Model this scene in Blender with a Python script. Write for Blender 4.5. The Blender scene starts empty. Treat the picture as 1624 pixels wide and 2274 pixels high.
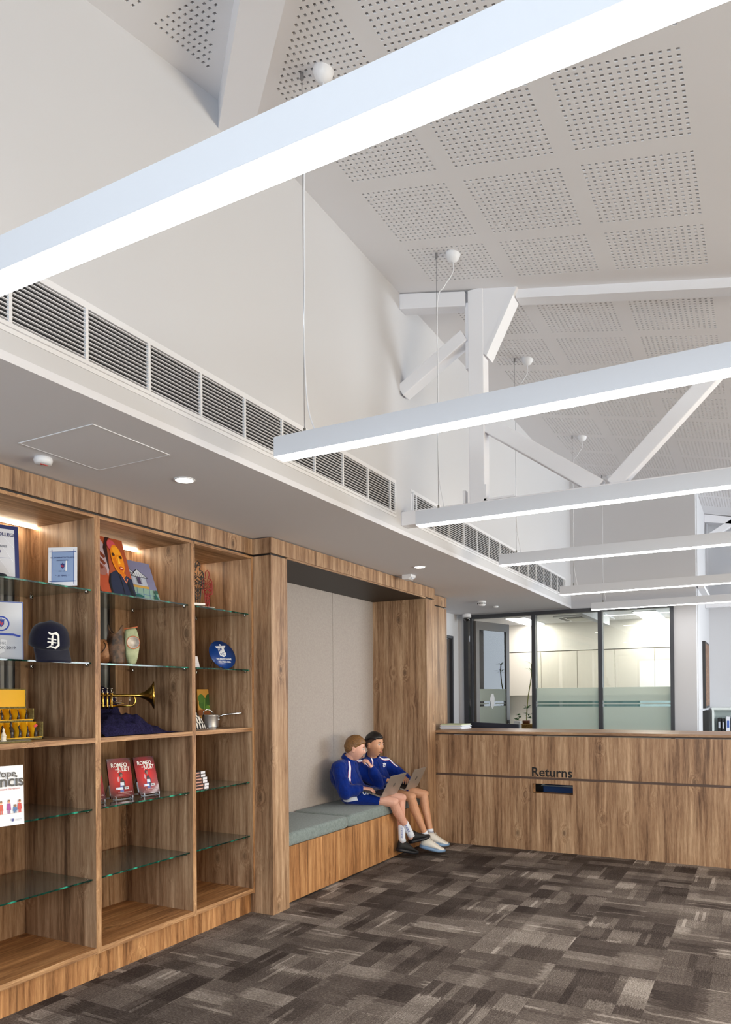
import bpy, bmesh, math, random
from mathutils import Vector, Matrix, noise as mnoise
from mathutils.bvhtree import BVHTree
random.seed(7)
scn = bpy.context.scene
col = scn.collection
V = Vector
PI = math.pi
R = math.radians

# ------------------------------------------------------------------ camera
YAW, PITCH, ROLL = 0.4932303, 0.0075466, -0.0081376
PCY, PCX, FPX, CH = 1533.74, 812.36, 1645.67, 1.45
fw = V((-math.sin(YAW) * math.cos(PITCH), math.cos(YAW) * math.cos(PITCH), math.sin(PITCH)))
rt0 = V((math.cos(YAW), math.sin(YAW), 0))
up0 = rt0.cross(fw)
rt = rt0 * math.cos(ROLL) + up0 * math.sin(ROLL)
up = -rt0 * math.sin(ROLL) + up0 * math.cos(ROLL)
cam_d = bpy.data.cameras.new('camera')
cam = bpy.data.objects.new('camera', cam_d)
col.objects.link(cam)
cam.matrix_world = Matrix((( rt.x, up.x, -fw.x, 0), (rt.y, up.y, -fw.y, 0), (rt.z, up.z, -fw.z, CH), (0, 0, 0, 1)))
cam_d.sensor_fit = 'VERTICAL'
cam_d.sensor_height = 36
cam_d.lens = 36 * FPX / 2274
cam_d.shift_x = (812 - PCX) / 2274
cam_d.shift_y = (PCY - 1137) / 2274
cam_d.clip_start = 0.05
scn.camera = cam

# ------------------------------------------------------------------ world, exposure, daylight, added side lights
scn.view_settings.view_transform = 'Standard'
scn.view_settings.look = 'None'
scn.view_settings.gamma = 1
scn.view_settings.use_curve_mapping = False
scn.view_settings.exposure = 0.30
scn.cycles.use_denoising = True
scn.cycles.max_bounces = 8
scn.cycles.diffuse_bounces = 5
scn.cycles.glossy_bounces = 4
scn.cycles.transparent_max_bounces = 24
scn.cycles.sample_clamp_indirect = 6
scn.cycles.caustics_reflective = False
scn.cycles.caustics_refractive = False
W = bpy.data.worlds.new('sky'); scn.world = W
W.use_nodes = True
bgn = W.node_tree.nodes['Background']
bgn.inputs[0].default_value = (0.80, 0.90, 1.0, 1)
bgn.inputs[1].default_value = 4.0
def area(name, loc, aim, sx, sy, power, color):
    L = bpy.data.lights.new(name, 'AREA'); L.shape = 'RECTANGLE'; L.size = sx; L.size_y = sy
    L.energy = power; L.color = color
    o = bpy.data.objects.new(name, L); col.objects.link(o)
    o.location = loc
    o.rotation_euler = (V(aim) - V(loc)).to_track_quat('-Z', 'Y').to_euler()
    return o
area('daylight_back', (0.6, -2.9, 1.75), (0.6, 5, 1.6), 3.6, 1.6, 125, (0.84, 0.92, 1.0))
area('added_warm_right', (4.35, 3.2, 0.95), (-3, 4.2, 0.25), 5.0, 1.2, 185, (1.0, 0.79, 0.52))  # added warm light for the right-facing wood; its source is unseen
area('added_cool_far', (4.3, 8.6, 1.9), (-2, 7.5, 2.3), 3.6, 1.6, 190, (0.90, 0.95, 1.0))  # added cool light to lift the far ceiling and truss; source unseen
EM = 10.0            # strength of the linear pendant diffusers

# ------------------------------------------------------------------ helpers
def ray(x, y):
    return rt * ((x - PCX) / FPX) - up * ((y - PCY) / FPX) + fw
CO = V((0, 0, CH))
def at(x, y, ax, c):
    d = ray(x, y); i = 'xyz'.index(ax)
    return CO + d * ((c - CO[i]) / d[i])

def s2l(c):
    c = c / 255.0
    return c / 12.92 if c <= 0.04045 else ((c + 0.055) / 1.055) ** 2.4
def rgb(r, g, b): return (s2l(r), s2l(g), s2l(b), 1)

class NB:
    def __init__(s, name):
        s.m = bpy.data.materials.new(name); s.m.use_nodes = True
        s.t = s.m.node_tree; s.b = s.t.nodes['Principled BSDF']; s.o = s.t.nodes['Material Output']
    def n(s, typ, ins=None, **pr):
        nd = s.t.nodes.new('ShaderNode' + typ)
        for k, v in pr.items(): setattr(nd, k, v)
        for k, v in (ins or {}).items(): s.set(nd.inputs[k], v)
        return nd
    def set(s, sock, v):
        if isinstance(v, bpy.types.NodeSocket): s.t.links.new(v, sock)
        elif isinstance(v, bpy.types.Node): s.t.links.new(v.outputs[0], sock)
        else: sock.default_value = v
    def mth(s, op, a, b=0.0, c=None):
        nd = s.n('Math', operation=op); s.set(nd.inputs[0], a); s.set(nd.inputs[1], b)
        if c is not None: s.set(nd.inputs[2], c)
        return nd.outputs[0]
    def vm(s, op, a, b):
        nd = s.n('VectorMath', operation=op); s.set(nd.inputs[0], a); s.set(nd.inputs[1], b); return nd.outputs[0]
    def noise(s, vec, scale, detail=4, rough=.55, dist=0.0):
        return s.n('TexNoise', {'Vector': vec, 'Scale': scale, 'Detail': detail, 'Roughness': rough, 'Distortion': dist}).outputs['Fac']
    def ramp(s, fac, stops, interp='LINEAR'):
        nd = s.n('ValToRGB', {'Fac': fac}); cr = nd.color_ramp; cr.interpolation = interp
        while len(cr.elements) < len(stops): cr.elements.new(0.5)
        for e, (p, c) in zip(cr.elements, stops): e.position = p; e.color = c
        return nd.outputs[0]
    def mix(s, f, a, b, typ='MIX'):
        nd = s.n('MixRGB', blend_type=typ); s.set(nd.inputs[0], f); s.set(nd.inputs[1], a); s.set(nd.inputs[2], b); return nd.outputs[0]
    def bump(s, h, strength=.2, dist=.002):
        nd = s.n('Bump', {'Height': h, 'Strength': strength, 'Distance': dist}); s.t.links.new(nd.outputs[0], s.b.inputs['Normal'])
    def pos(s): return s.n('NewGeometry').outputs['Position']

_cache = {}
def flat(r, g, b, rough=.5, metal=0, spec=.5, name=None, coat=0):
    k = (r, g, b, rough, metal, spec, coat)
    if k in _cache: return _cache[k]
    nb = NB(name or 'colour_%d_%d_%d' % (r, g, b))
    nb.b.inputs['Base Color'].default_value = rgb(r, g, b)
    nb.b.inputs['Roughness'].default_value = rough
    nb.b.inputs['Metallic'].default_value = metal
    nb.b.inputs['Specular IOR Level'].default_value = spec
    nb.b.inputs['Coat Weight'].default_value = coat
    # faint mottling so that no painted surface is perfectly even
    nz = nb.noise(nb.pos(), 35, 3)
    c = nb.mix(nb.mth('MULTIPLY', nz, .06), rgb(r, g, b), rgb(min(255, r + 12), min(255, g + 12), min(255, b + 12)))
    nb.t.links.new(c, nb.b.inputs['Base Color'])
    _cache[k] = nb.m
    return nb.m
def emis(name, c, s):
    nb = NB(name); nb.b.inputs['Base Color'].default_value = c
    nb.b.inputs['Emission Color'].default_value = c; nb.b.inputs['Emission Strength'].default_value = s
    return nb.m

def wood(name, sx, sy, sz, tint=(1, 1, 1), rough=.42):
    """laminate with its grain along the axis whose scale is small"""
    nb = NB(name); P = nb.pos()
    mp = nb.n('Mapping', {'Vector': P, 'Scale': (sx, sy, sz)}).outputs[0]
    warp = nb.n('TexNoise', {'Vector': mp, 'Scale': 2.3, 'Detail': 2}).outputs['Color']
    mp2 = nb.vm('ADD', mp, nb.vm('SCALE', warp, warp)) if False else nb.n('MixRGB', {0: .12, 1: mp, 2: warp}, blend_type='ADD').outputs[0]
    vor = nb.n('TexVoronoi', {'Vector': nb.n('Mapping', {'Vector': P, 'Scale': tuple(q * .32 if q > 5 else q * 3.4 for q in (sx, sy, sz))}).outputs[0], 'Scale': 1.0, 'Randomness': 1.0})
    d = vor.outputs['Distance']
    near = nb.mth('SUBTRACT', 1.0, nb.mth('MULTIPLY', d, 3.2)); near = nb.mth('MAXIMUM', near, 0.0)
    bend = nb.mth('MULTIPLY', nb.mth('MULTIPLY', near, near), 1.1)
    mp3 = nb.vm('ADD', mp2, nb.n('CombineXYZ', {0: bend, 1: bend, 2: bend}).outputs[0])
    boards = nb.noise(mp2, .95, 1.5)
    streak = nb.noise(mp3, 3.1, 6, .62, .35)
    v0 = None
    fine = nb.noise(nb.n('Mapping', {'Vector': mp3, 'Scale': (5, 5, 5)}).outputs[0], 4.5, 4, .7)
    v = nb.mth('ADD', nb.mth('MULTIPLY', boards, .34), nb.mth('ADD', nb.mth('MULTIPLY', streak, .46), nb.mth('MULTIPLY', fine, .24)))
    def t(r, g, b):
        c = rgb(r, g, b); return (c[0] * tint[0] * 1.03, c[1] * tint[1] * .97, c[2] * tint[2] * .97, 1)
    c = nb.ramp(v, [(.35, t(78, 60, 45)), (.44, t(122, 97, 73)), (.50, t(151, 124, 96)), (.57, t(172, 147, 117)), (.67, t(204, 181, 150))])
    warmn = nb.noise(nb.n('Mapping', {'Vector': mp, 'Location': (7, 3, 9)}).outputs[0], 1.6, 2)
    c = nb.mix(nb.mth('MULTIPLY', warmn, .45), c, nb.mix(1.0, c, t(236, 214, 190), 'MULTIPLY'))
    knot = nb.mth('MAXIMUM', nb.mth('SUBTRACT', 1.0, nb.mth('MULTIPLY', d, 8.5)), 0.0)
    c = nb.mix(nb.mth('MULTIPLY', knot, .75), c, t(48, 36, 28))
    gr = nb.noise(nb.n('Mapping', {'Vector': P, 'Scale': (sx * 9, sy * 9, sz * 5)}).outputs[0], 5, 3, .7)
    dk = nb.mth('MULTIPLY', nb.mth('GREATER_THAN', gr, .64), .18)
    c = nb.mix(dk, c, t(70, 54, 42))
    nb.t.links.new(c, nb.b.inputs['Base Color'])
    nb.b.inputs['Roughness'].default_value = rough
    nb.b.inputs['Specular IOR Level'].default_value = .35
    nb.bump(v, .12, .002)
    return nb.m
WOODV = wood('laminate_vertical', 15, 15, .8)
WOODY = wood('laminate_lengthwise', 15, .8, 15)
WOODW = wood('laminate_warm_lit_vertical', 15, 15, .8, (1.18, 1.0, .74)); WOODLITY = wood('laminate_warm_lit_lengthwise', 15, .8, 15, (1.24, 1.02, .72))  # warm light on the low boards is put into this laminate tint
EDGE = wood('edge_banding', 22, 22, 2.0, (1.10, 1.0, .84), .5)
EDGEY = wood('edge_banding_long', 30, 1.5, 30, (1.10, 1.0, .84), .5)
TOPX = wood('worktop_laminate', 1.2, 14, 14, (.92, .88, .84), .4)

def plaster(name, r, g, b, rough=.75):
    nb = NB(name); n = nb.noise(nb.pos(), 220, 3, .6); n2 = nb.noise(nb.pos(), 1.3, 2)
    c = nb.mix(nb.mth('MULTIPLY', n2, .10), rgb(r, g, b), rgb(r - 10, g - 10, b - 10))
    nb.t.links.new(c, nb.b.inputs['Base Color']); nb.b.inputs['Roughness'].default_value = rough
    nb.b.inputs['Specular IOR Level'].default_value = .3
    nb.bump(n, .12, .0006); return nb.m
WALL = plaster('wall_paint', 204, 204, 207)
CEIL = plaster('ceiling_board', 229, 228, 230)
SOFF = plaster('soffit_paint', 222, 222, 227)
WHITE = flat(226, 227, 231, .45, name='white_powder_coat')
STEEL = flat(232, 232, 236, .5, name='white_painted_steel')
BLACK = flat(16, 16, 17, .5, name='black_plastic')
HOLE = flat(26, 26, 28, .9, name='acoustic_backing')
DARKFR = flat(58, 59, 64, .42, name='charcoal_frame')
CHROME = flat(210, 212, 216, .18, 1, name='chrome')
LOUV = flat(225, 225, 228, .45, name='grille_white')

def glass(name, tint, gloss_r=.02, refl=1.0):
    nb = NB(name); t = nb.t
    tr = nb.n('BsdfTransparent', {'Color': tint}); gl = nb.n('BsdfGlossy', {'Color': (1, 1, 1, 1), 'Roughness': gloss_r})
    fr = nb.n('Fresnel', {'IOR': 1.5})
    fac = nb.mth('MINIMUM', nb.mth('MULTIPLY', fr.outputs[0], refl), 1.0)
    mx = nb.n('MixShader'); nb.set(mx.inputs[0], fac); t.links.new(tr.outputs[0], mx.inputs[1]); t.links.new(gl.outputs[0], mx.inputs[2])
    t.links.new(mx.outputs[0], nb.o.inputs[0]); t.nodes.remove(nb.b); return nb.m
GLASS = glass('clear_glass', (.93, .95, .92, 1), .01, 1.3)
SHELFG = glass('shelf_glass', (.90, .925, .88, 1), .05, 1.5)
def _painted_sheen(m):
    t = m.node_tree; out = next(n for n in t.nodes if n.type == 'OUTPUT_MATERIAL'); src = out.inputs[0].links[0].from_socket
    d = t.nodes.new('ShaderNodeBsdfDiffuse'); d.inputs[0].default_value = rgb(168, 164, 150); mx = t.nodes.new('ShaderNodeMixShader'); mx.inputs[0].default_value = .16  # grey diffuse stands for the room's reflection on the shelf glass
    t.links.new(src, mx.inputs[1]); t.links.new(d.outputs[0], mx.inputs[2]); t.links.new(mx.outputs[0], out.inputs[0])
_painted_sheen(SHELFG)
def edgeglass():
    nb = NB('glass_edge'); n = nb.noise(nb.n('Mapping', {'Vector': nb.pos(), 'Scale': (1, 8, 1)}).outputs[0], 2.2, 3)
    c = nb.ramp(n, [(.38, rgb(4, 26, 22)), (.55, rgb(12, 66, 52)), (.72, rgb(60, 170, 140))])
    nb.t.links.new(c, nb.b.inputs['Base Color']); nb.b.inputs['Roughness'].default_value = .08; return nb.m
GEDGE = edgeglass()
def film():
    nb = NB('frosted_film'); tr = nb.n('BsdfTransparent', {'Color': (.9, .95, .93, 1)})
    df = nb.n('BsdfDiffuse', {'Color': rgb(236, 243, 236)}); tl = nb.n('BsdfTranslucent', {'Color': rgb(244, 250, 244)})
    m1 = nb.n('MixShader', {0: .55}); nb.t.links.new(df.outputs[0], m1.inputs[1]); nb.t.links.new(tl.outputs[0], m1.inputs[2])
    m2 = nb.n('MixShader', {0: .62}); nb.t.links.new(tr.outputs[0], m2.inputs[1]); nb.t.links.new(m1.outputs[0], m2.inputs[2])
    nb.t.links.new(m2.outputs[0], nb.o.inputs[0]); return nb.m
FILM = film()

def carpet():
    nb = NB('carpet_tiles'); P = nb.pos()
    sp = nb.n('SeparateXYZ', {0: P}); X, Y = sp.outputs[0], sp.outputs[1]
    tx = nb.mth('FLOOR', nb.mth('DIVIDE', X, .5)); ty = nb.mth('FLOOR', nb.mth('DIVIDE', Y, .5))
    par = nb.mth('MODULO', nb.mth('ADD', nb.mth('ADD', tx, ty), 200.0), 2.0)
    wsel = nb.n('TexWhiteNoise', {'Vector': nb.n('CombineXYZ', {0: tx, 1: ty}).outputs[0]}, noise_dimensions='2D').outputs['Value']
    sel = nb.mth('GREATER_THAN', nb.mth('ADD', nb.mth('MULTIPLY', par, .5), nb.mth('MULTIPLY', wsel, .5)), .5)
    def swap(a, b): return nb.mth('ADD', nb.mth('MULTIPLY', a, nb.mth('SUBTRACT', 1.0, sel)), nb.mth('MULTIPLY', b, sel))
    U, Vv = swap(X, Y), swap(Y, X)
    comb = nb.noise(nb.n('CombineXYZ', {0: nb.mth('MULTIPLY', U, 1.5), 1: nb.mth('MULTIPLY', Vv, 95), 2: 0.0}).outputs[0], 1.0, 3, .7)
    U2 = nb.mth('ADD', U, nb.mth('MULTIPLY', nb.mth('SUBTRACT', comb, .5), .15))
    def layer(a, b, ox, oy, seed):
        cx = nb.mth('FLOOR', nb.mth('DIVIDE', nb.mth('ADD', U2, ox), a)); cy = nb.mth('FLOOR', nb.mth('DIVIDE', nb.mth('ADD', Vv, oy), b))
        return nb.n('TexWhiteNoise', {'Vector': nb.n('CombineXYZ', {0: cx, 1: cy, 2: nb.mth('ADD', seed, nb.mth('MULTIPLY', sel, 5.0))}).outputs[0]}, noise_dimensions='3D').outputs['Value']
    l1 = layer(.25, .167, 0, 0, 1.0); l2 = layer(.31, .125, .11, 0, 2.0); l3 = layer(.125, .5, .05, .0, 3.0)
    l4 = layer(.21, .02, .07, .01, 4.0)
    streak = nb.noise(nb.n('CombineXYZ', {0: nb.mth('MULTIPLY', U, 9), 1: nb.mth('MULTIPLY', Vv, 150), 2: sel}).outputs[0], 1.0, 4, .7)
    speck = nb.mth('ADD', nb.mth('MULTIPLY', nb.noise(P, 420, 2, .8), .5), nb.mth('MULTIPLY', nb.noise(P, 150, 2, .8), .5))
    big = nb.noise(P, 3.5, 2)
    v = nb.mth('ADD', nb.mth('MULTIPLY', l1, .30), nb.mth('MULTIPLY', l2, .30))
    v = nb.mth('ADD', v, nb.mth('MULTIPLY', l3, .12)); v = nb.mth('ADD', v, nb.mth('MULTIPLY', streak, .34))
    v = nb.mth('ADD', v, nb.mth('MULTIPLY', big, .14))
    grain = nb.noise(nb.n('CombineXYZ', {0: nb.mth('MULTIPLY', U, 60), 1: nb.mth('MULTIPLY', Vv, 170), 2: sel}).outputs[0], 1.0, 2, .8)
    v = nb.mth('ADD', v, nb.mth('MULTIPLY', nb.mth('SUBTRACT', speck, .5), .8))
    v = nb.mth('ADD', v, nb.mth('MULTIPLY', nb.mth('SUBTRACT', grain, .5), .75))
    v = nb.mth('ADD', v, nb.mth('MULTIPLY', nb.mth('GREATER_THAN', l4, .972), .22))
    c = nb.ramp(v, [(.28, rgb(56, 48, 45)), (.50, rgb(84, 75, 70)), (.68, rgb(112, 102, 95)), (.86, rgb(149, 139, 130)), (1.0, rgb(185, 174, 164))])
    nb.t.links.new(c, nb.b.inputs['Base Color']); nb.b.inputs['Roughness'].default_value = .95
    nb.b.inputs['Specular IOR Level'].default_value = .1
    nb.bump(speck, .6, .003); return nb.m
CARPET = carpet()
def fabric(name, c1, c2, sc=900, bump=.3):
    nb = NB(name); P = nb.pos(); n = nb.noise(P, sc, 2, .8); n2 = nb.noise(P, 60, 4, .7)
    v = nb.mth('ADD', nb.mth('MULTIPLY', n, .6), nb.mth('MULTIPLY', n2, .4))
    nb.t.links.new(nb.ramp(v, [(.35, c1), (.65, c2)]), nb.b.inputs['Base Color'])
    nb.b.inputs['Roughness'].default_value = .9; nb.b.inputs['Specular IOR Level'].default_value = .15
    nb.b.inputs['Sheen Weight'].default_value = .15
    nb.bump(n, bump, .001); return nb.m
CUSH = fabric('grey_green_upholstery', rgb(92, 104, 104), rgb(150, 161, 158), 500)
PANEL = fabric('taupe_wall_fabric', rgb(158, 148, 142), rgb(182, 173, 166), 500, .15)
JACK = fabric('blue_tracksuit', rgb(0, 28, 100), rgb(3, 44, 134), 500, .1)
VELV = fabric('navy_velvet', rgb(12, 10, 32), rgb(40, 35, 72), 120, .2)
CAPF = fabric('navy_wool', rgb(12, 13, 30), rgb(24, 25, 46), 900, .3)

class G:
    """geometry collector, world coordinates unless the parent is rotated"""
    def __init__(s): s.v = []; s.f = []; s.mi = []; s.sm = []
    def add(s, vs, fs, m=0, sm=False):
        b = len(s.v); s.v += [tuple(p) for p in vs]
        s.f += [tuple(i + b for i in f) for f in fs]; s.mi += [m] * len(fs); s.sm += [sm] * len(fs); return s
    def box(s, x0, x1, y0, y1, z0, z1, m=0):
        vs = [(x, y, z) for x in (x0, x1) for y in (y0, y1) for z in (z0, z1)]
        return s.add(vs, [(0, 1, 3, 2), (4, 6, 7, 5), (0, 4, 5, 1), (2, 3, 7, 6), (0, 2, 6, 4), (1, 5, 7, 3)], m)
    def bx(s, c, d, m=0, M=None):
        x, y, z = d[0] / 2, d[1] / 2, d[2] / 2
        vs = [V((a, b, e)) for a in (-x, x) for b in (-y, y) for e in (-z, z)]
        vs = [(M @ p if M else p) + V(c) for p in vs]
        return s.add(vs, [(0, 1, 3, 2), (4, 6, 7, 5), (0, 4, 5, 1), (2, 3, 7, 6), (0, 2, 6, 4), (1, 5, 7, 3)], m)
    def poly(s, pts, m=0): return s.add(pts, [tuple(range(len(pts)))], m)
    def prism(s, pts, d, m=0):
        n = len(pts); d = V(d); vs = [V(p) for p in pts] + [V(p) + d for p in pts]
        fs = [tuple(range(n))[::-1], tuple(range(n, 2 * n))] + [(i, (i + 1) % n, n + (i + 1) % n, n + i) for i in range(n)]
        return s.add(vs, fs, m)
    def ring(s, c, a, b, n):
        return [V(c) + V(a) * math.cos(2 * PI * i / n) + V(b) * math.sin(2 * PI * i / n) for i in range(n)]
    def loft(s, rings, m=0, sm=True, cap=True):
        n = len(rings[0]); vs = [p for r in rings for p in r]; fs = []
        for k in range(len(rings) - 1):
            for i in range(n):
                j = (i + 1) % n; fs.append((k * n + i, k * n + j, (k + 1) * n + j, (k + 1) * n + i))
        if cap: fs.append(tuple(range(n))[::-1]); fs.append(tuple(range((len(rings) - 1) * n, len(rings) * n)))
        return s.add(vs, fs, m, sm)
    def axes(s, d):
        d = V(d).normalized(); a = d.orthogonal().normalized(); return a, d.cross(a)
    def cyl(s, p0, p1, r0, r1=None, n=16, m=0, sm=True):
        r1 = r0 if r1 is None else r1; a, b = s.axes(V(p1) - V(p0))
        return s.loft([s.ring(p0, a * r0, b * r0, n), s.ring(p1, a * r1, b * r1, n)], m, sm)
    def tube(s, pts, r, n=8, m=0, closed=False):
        pts = [V(p) for p in pts]; rings = []; a = None
        rr = r if isinstance(r, (list, tuple)) else [r] * len(pts)
        for i, p in enumerate(pts):
            d = (pts[min(i + 1, len(pts) - 1)] - pts[max(i - 1, 0)])
            if d.length < 1e-9: d = V((0, 0, 1))
            d.normalize()
            a = d.orthogonal().normalized() if a is None else (a - d * a.dot(d)).normalized()
            b = d.cross(a); rings.append(s.ring(p, a * rr[i], b * rr[i], n))
        return s.loft(rings, m)
    def lathe(s, prof, c=(0, 0, 0), n=32, m=0, axis=(0, 0, 1)):
        ax = V(axis).normalized(); a, b = s.axes(ax)
        return s.loft([s.ring(V(c) + ax * z, a * max(r, 1e-4), b * max(r, 1e-4), n) for r, z in prof], m)
    def ell(s, c, ax, m=0, nu=20, nv=12):
        """ellipsoid; ax = three vectors"""
        A, B, Cc = [V(q) for q in ax]; c = V(c)
        return s.loft([s.ring(c + Cc * math.cos(PI * (k + .02) / (nv + .04)), A * math.sin(PI * (k + .02) / (nv + .04)), B * math.sin(PI * (k + .02) / (nv + .04)), nu) for k in range(nv + 1)], m)
    def sph(s, c, r, m=0, nu=16, nv=10): return s.ell(c, ((r, 0, 0), (0, r, 0), (0, 0, r)), m, nu, nv)
    def cap(s, p0, p1, r0, r1, m=0, n=14):
        p0, p1 = V(p0), V(p1); d = (p1 - p0).normalized(); a, b = s.axes(d); rs = []
        for k in range(5):
            t = PI / 2 * (1 - (k + .05) / 5); rs.append(s.ring(p0 - d * r0 * math.sin(t), a * r0 * math.cos(t), b * r0 * math.cos(t), n))
        rs.append(s.ring(p0, a * r0, b * r0, n)); rs.append(s.ring(p1, a * r1, b * r1, n))
        for k in range(1, 6):
            t = PI / 2 * (k - .05) / 5; rs.append(s.ring(p1 + d * r1 * math.sin(t), a * r1 * math.cos(t), b * r1 * math.cos(t), n))
        return s.loft(rs, m)
    def obj(s, name, mats, parent=None, local=False, bevel=0, seg=2, fix=True):
        me = bpy.data.meshes.new(name); vs = s.v
        off = V((0, 0, 0))
        if parent is not None and not local: off = parent.matrix_basis.translation if not isinstance(parent, tuple) else V(parent)
        if parent is not None and not local:
            q = parent
            off = V((0, 0, 0))
            while q is not None: off = off + q.location; q = q.parent
        if parent is None and vs:
            xs = [p[0] for p in vs]; ys = [p[1] for p in vs]; zs = [p[2] for p in vs]
            off = V(((min(xs) + max(xs)) / 2, (min(ys) + max(ys)) / 2, min(zs)))
        me.from_pydata([(p[0] - off[0], p[1] - off[1], p[2] - off[2]) for p in vs], [], s.f)
        mats = mats if isinstance(mats, (list, tuple)) else [mats]
        for m in mats: me.materials.append(m)
        me.polygons.foreach_set('material_index', s.mi); me.polygons.foreach_set('use_smooth', s.sm)
        me.update()
        if fix:
            bm = bmesh.new(); bm.from_mesh(me); bmesh.ops.recalc_face_normals(bm, faces=bm.faces); bm.to_mesh(me); bm.free()
        o = bpy.data.objects.new(name, me); col.objects.link(o)
        if parent is not None: o.parent = parent
        else: o.location = off
        if bevel:
            bv = o.modifiers.new('bevel', 'BEVEL'); bv.width = bevel; bv.segments = seg; bv.limit_method = 'ANGLE'; bv.angle_limit = R(40)
        return o

def thing(name, label, cat, loc=(0, 0, 0), rotz=0, group=None):
    o = bpy.data.objects.new(name, None); col.objects.link(o); o.empty_display_size = .05
    o.location = loc; o.rotation_euler = (0, 0, rotz); o['label'] = label; o['category'] = cat
    if group: o['group'] = group
    return o
def tag(o, label, cat, group=None):
    o['label'] = label; o['category'] = cat
    if group: o['group'] = group
    return o
def struct(g, name, mats, **k):
    o = g.obj(name, mats, **k); o['kind'] = 'structure'; return o
def dup(o, loc, label, rot=None):
    c = o.copy(); col.objects.link(c); c.location = loc; c['label'] = label
    if rot is not None: c.rotation_euler = rot
    for ch in list(o.children):
        d = ch.copy(); col.objects.link(d); d.parent = c
        for gch in ch.children:
            e = gch.copy(); col.objects.link(e); e.parent = d
    return c
def text(s, size, M, mat, name, parent, ext=.0006, align='CENTER', sx=1.0, bold=0.0, space=1.0):
    """lettering as a mesh; M maps the text plane (x right, y up) into the parent's local frame"""
    cu = bpy.data.curves.new(name, 'FONT'); cu.body = s; cu.size = size; cu.align_x = align; cu.extrude = ext
    cu.offset = bold; cu.space_character = space; cu.resolution_u = 3
    o = bpy.data.objects.new('tmp', cu); col.objects.link(o); bpy.context.view_layer.update()
    me = bpy.data.meshes.new_from_object(o.evaluated_get(bpy.context.evaluated_depsgraph_get()))
    bpy.data.objects.remove(o); me.transform(M @ Matrix.Diagonal((sx, 1, 1, 1))); me.materials.clear(); me.materials.append(mat)
    o = bpy.data.objects.new(name, me); col.objects.link(o)
    if parent is not None: o.parent = parent
    return o
def bake(o):
    bpy.context.view_layer.update()
    me = bpy.data.meshes.new_from_object(o.evaluated_get(bpy.context.evaluated_depsgraph_get()))
    o.modifiers.clear(); o.data = me; return o
def front(dx=0, dz=0, dy=0): return Matrix.Translation((dx, dy, dz)) @ Matrix.Rotation(PI / 2, 4, 'X')

# ================================================================== SETTING
XB = -2.105; ZT = 4.125; SL = .214; YH = 2.70; YF = 9.35; ZS = 2.522
struct(G().box(-4.6, 4.6, -3.2, 13.2, -.05, 0), 'floor', CARPET)
# perforated sloped ceilings: real square holes over a dark backing
def perforated(name, zf, x0, x1, y0, y1, cols, rows, keep, ylim=None):
    g = G(); c = .03; hs = .0066; dp = .019
    nx0, nx1, ny0, ny1 = x0, x1, y0, y1
    xs = sorted(set([x0, x1] + [a for k in cols for a in (k[0] - c / 2, k[0] - c / 2 + c * k[1])]))
    ys = sorted(set([y0, y1] + [a for k in rows for a in (k[0] - c / 2, k[0] - c / 2 + c * k[1])]))
    colset = {round(k[0] - c / 2, 5): k[1] for k in cols}; rowset = {round(k[0] - c / 2, 5): k[1] for k in rows}
    P = lambda x, y, d=0: (x, y, zf(x, y) + d)
    for i in range(len(xs) - 1):
        for j in range(len(ys) - 1):
            a, b, e, f = xs[i], xs[i + 1], ys[j], ys[j + 1]
            ci = colset.get(round(a, 5)); rj = rowset.get(round(e, 5))
            if ci and rj and any(keep(a + c * (p + .5), e + c * (q + .5)) for p in range(0, ci) for q in range(0, rj)):
                g.add([P(a, e, dp), P(b, e, dp), P(b, f, dp), P(a, f, dp)], [(0, 3, 2, 1)], 1)
                for p in range(ci):
                    for q in range(rj):
                        u, w = a + c * p, e + c * q; u1, w1 = u + c, w + c
                        cx, cy = u + c / 2, w + c / 2
                        if not keep(cx, cy):
                            g.add([P(u, w), P(u1, w), P(u1, w1), P(u, w1)], [(0, 3, 2, 1)], 0); continue
                        k0, k1, k2, k3 = cx - hs, cx + hs, cy - hs, cy + hs
                        vs = [P(u, w), P(u1, w), P(u1, w1), P(u, w1), P(k0, k2), P(k1, k2), P(k1, k3), P(k0, k3),
                              P(k0, k2, dp), P(k1, k2, dp), P(k1, k3, dp), P(k0, k3, dp)]
                        g.add(vs, [(0, 4, 5, 1), (1, 5, 6, 2), (2, 6, 7, 3), (3, 7, 4, 0), (4, 8, 9, 5), (5, 9, 10, 6), (6, 10, 11, 7), (7, 11, 8, 4)], 0)
            else:
                g.add([P(a, e), P(b, e), P(b, f), P(a, f)], [(0, 3, 2, 1)], 0)
    return struct(g, name, [CEIL, HOLE], fix=False)
zA = lambda x, y: ZT - SL * (x - XB)
zB = lambda x, y: ZT - SL * (YH - y)
colsA = [(-1.81 + .5585 * k + (.17 if k > 2 else 0), 16) for k in range(7)]
rowsA = [(2.26, 16), (2.82, 16), (3.385, 16), (3.94, 13), (4.70, 14), (5.205, 16), (5.79, 16), (6.37, 16), (6.94, 16), (7.51, 16), (8.07, 16), (8.63, 16), (9.19, 16), (9.75, 16)]
perforated('ceiling', zA, XB - .06, 4.6, .2, 12.0, colsA, rowsA, lambda x, y: x + y > .79 and not (y < 2.3 and x > 1.2))
perforated('ceiling', zB, XB - .06, 4.6, -3.2, 3.2, [(-1.995 + .56 * k, 16) for k in range(4)], [(-.165 + .56 * k, 16) if k < 4 else (2.08, 16) for k in range(5)], lambda x, y: x + y < .385)
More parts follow.
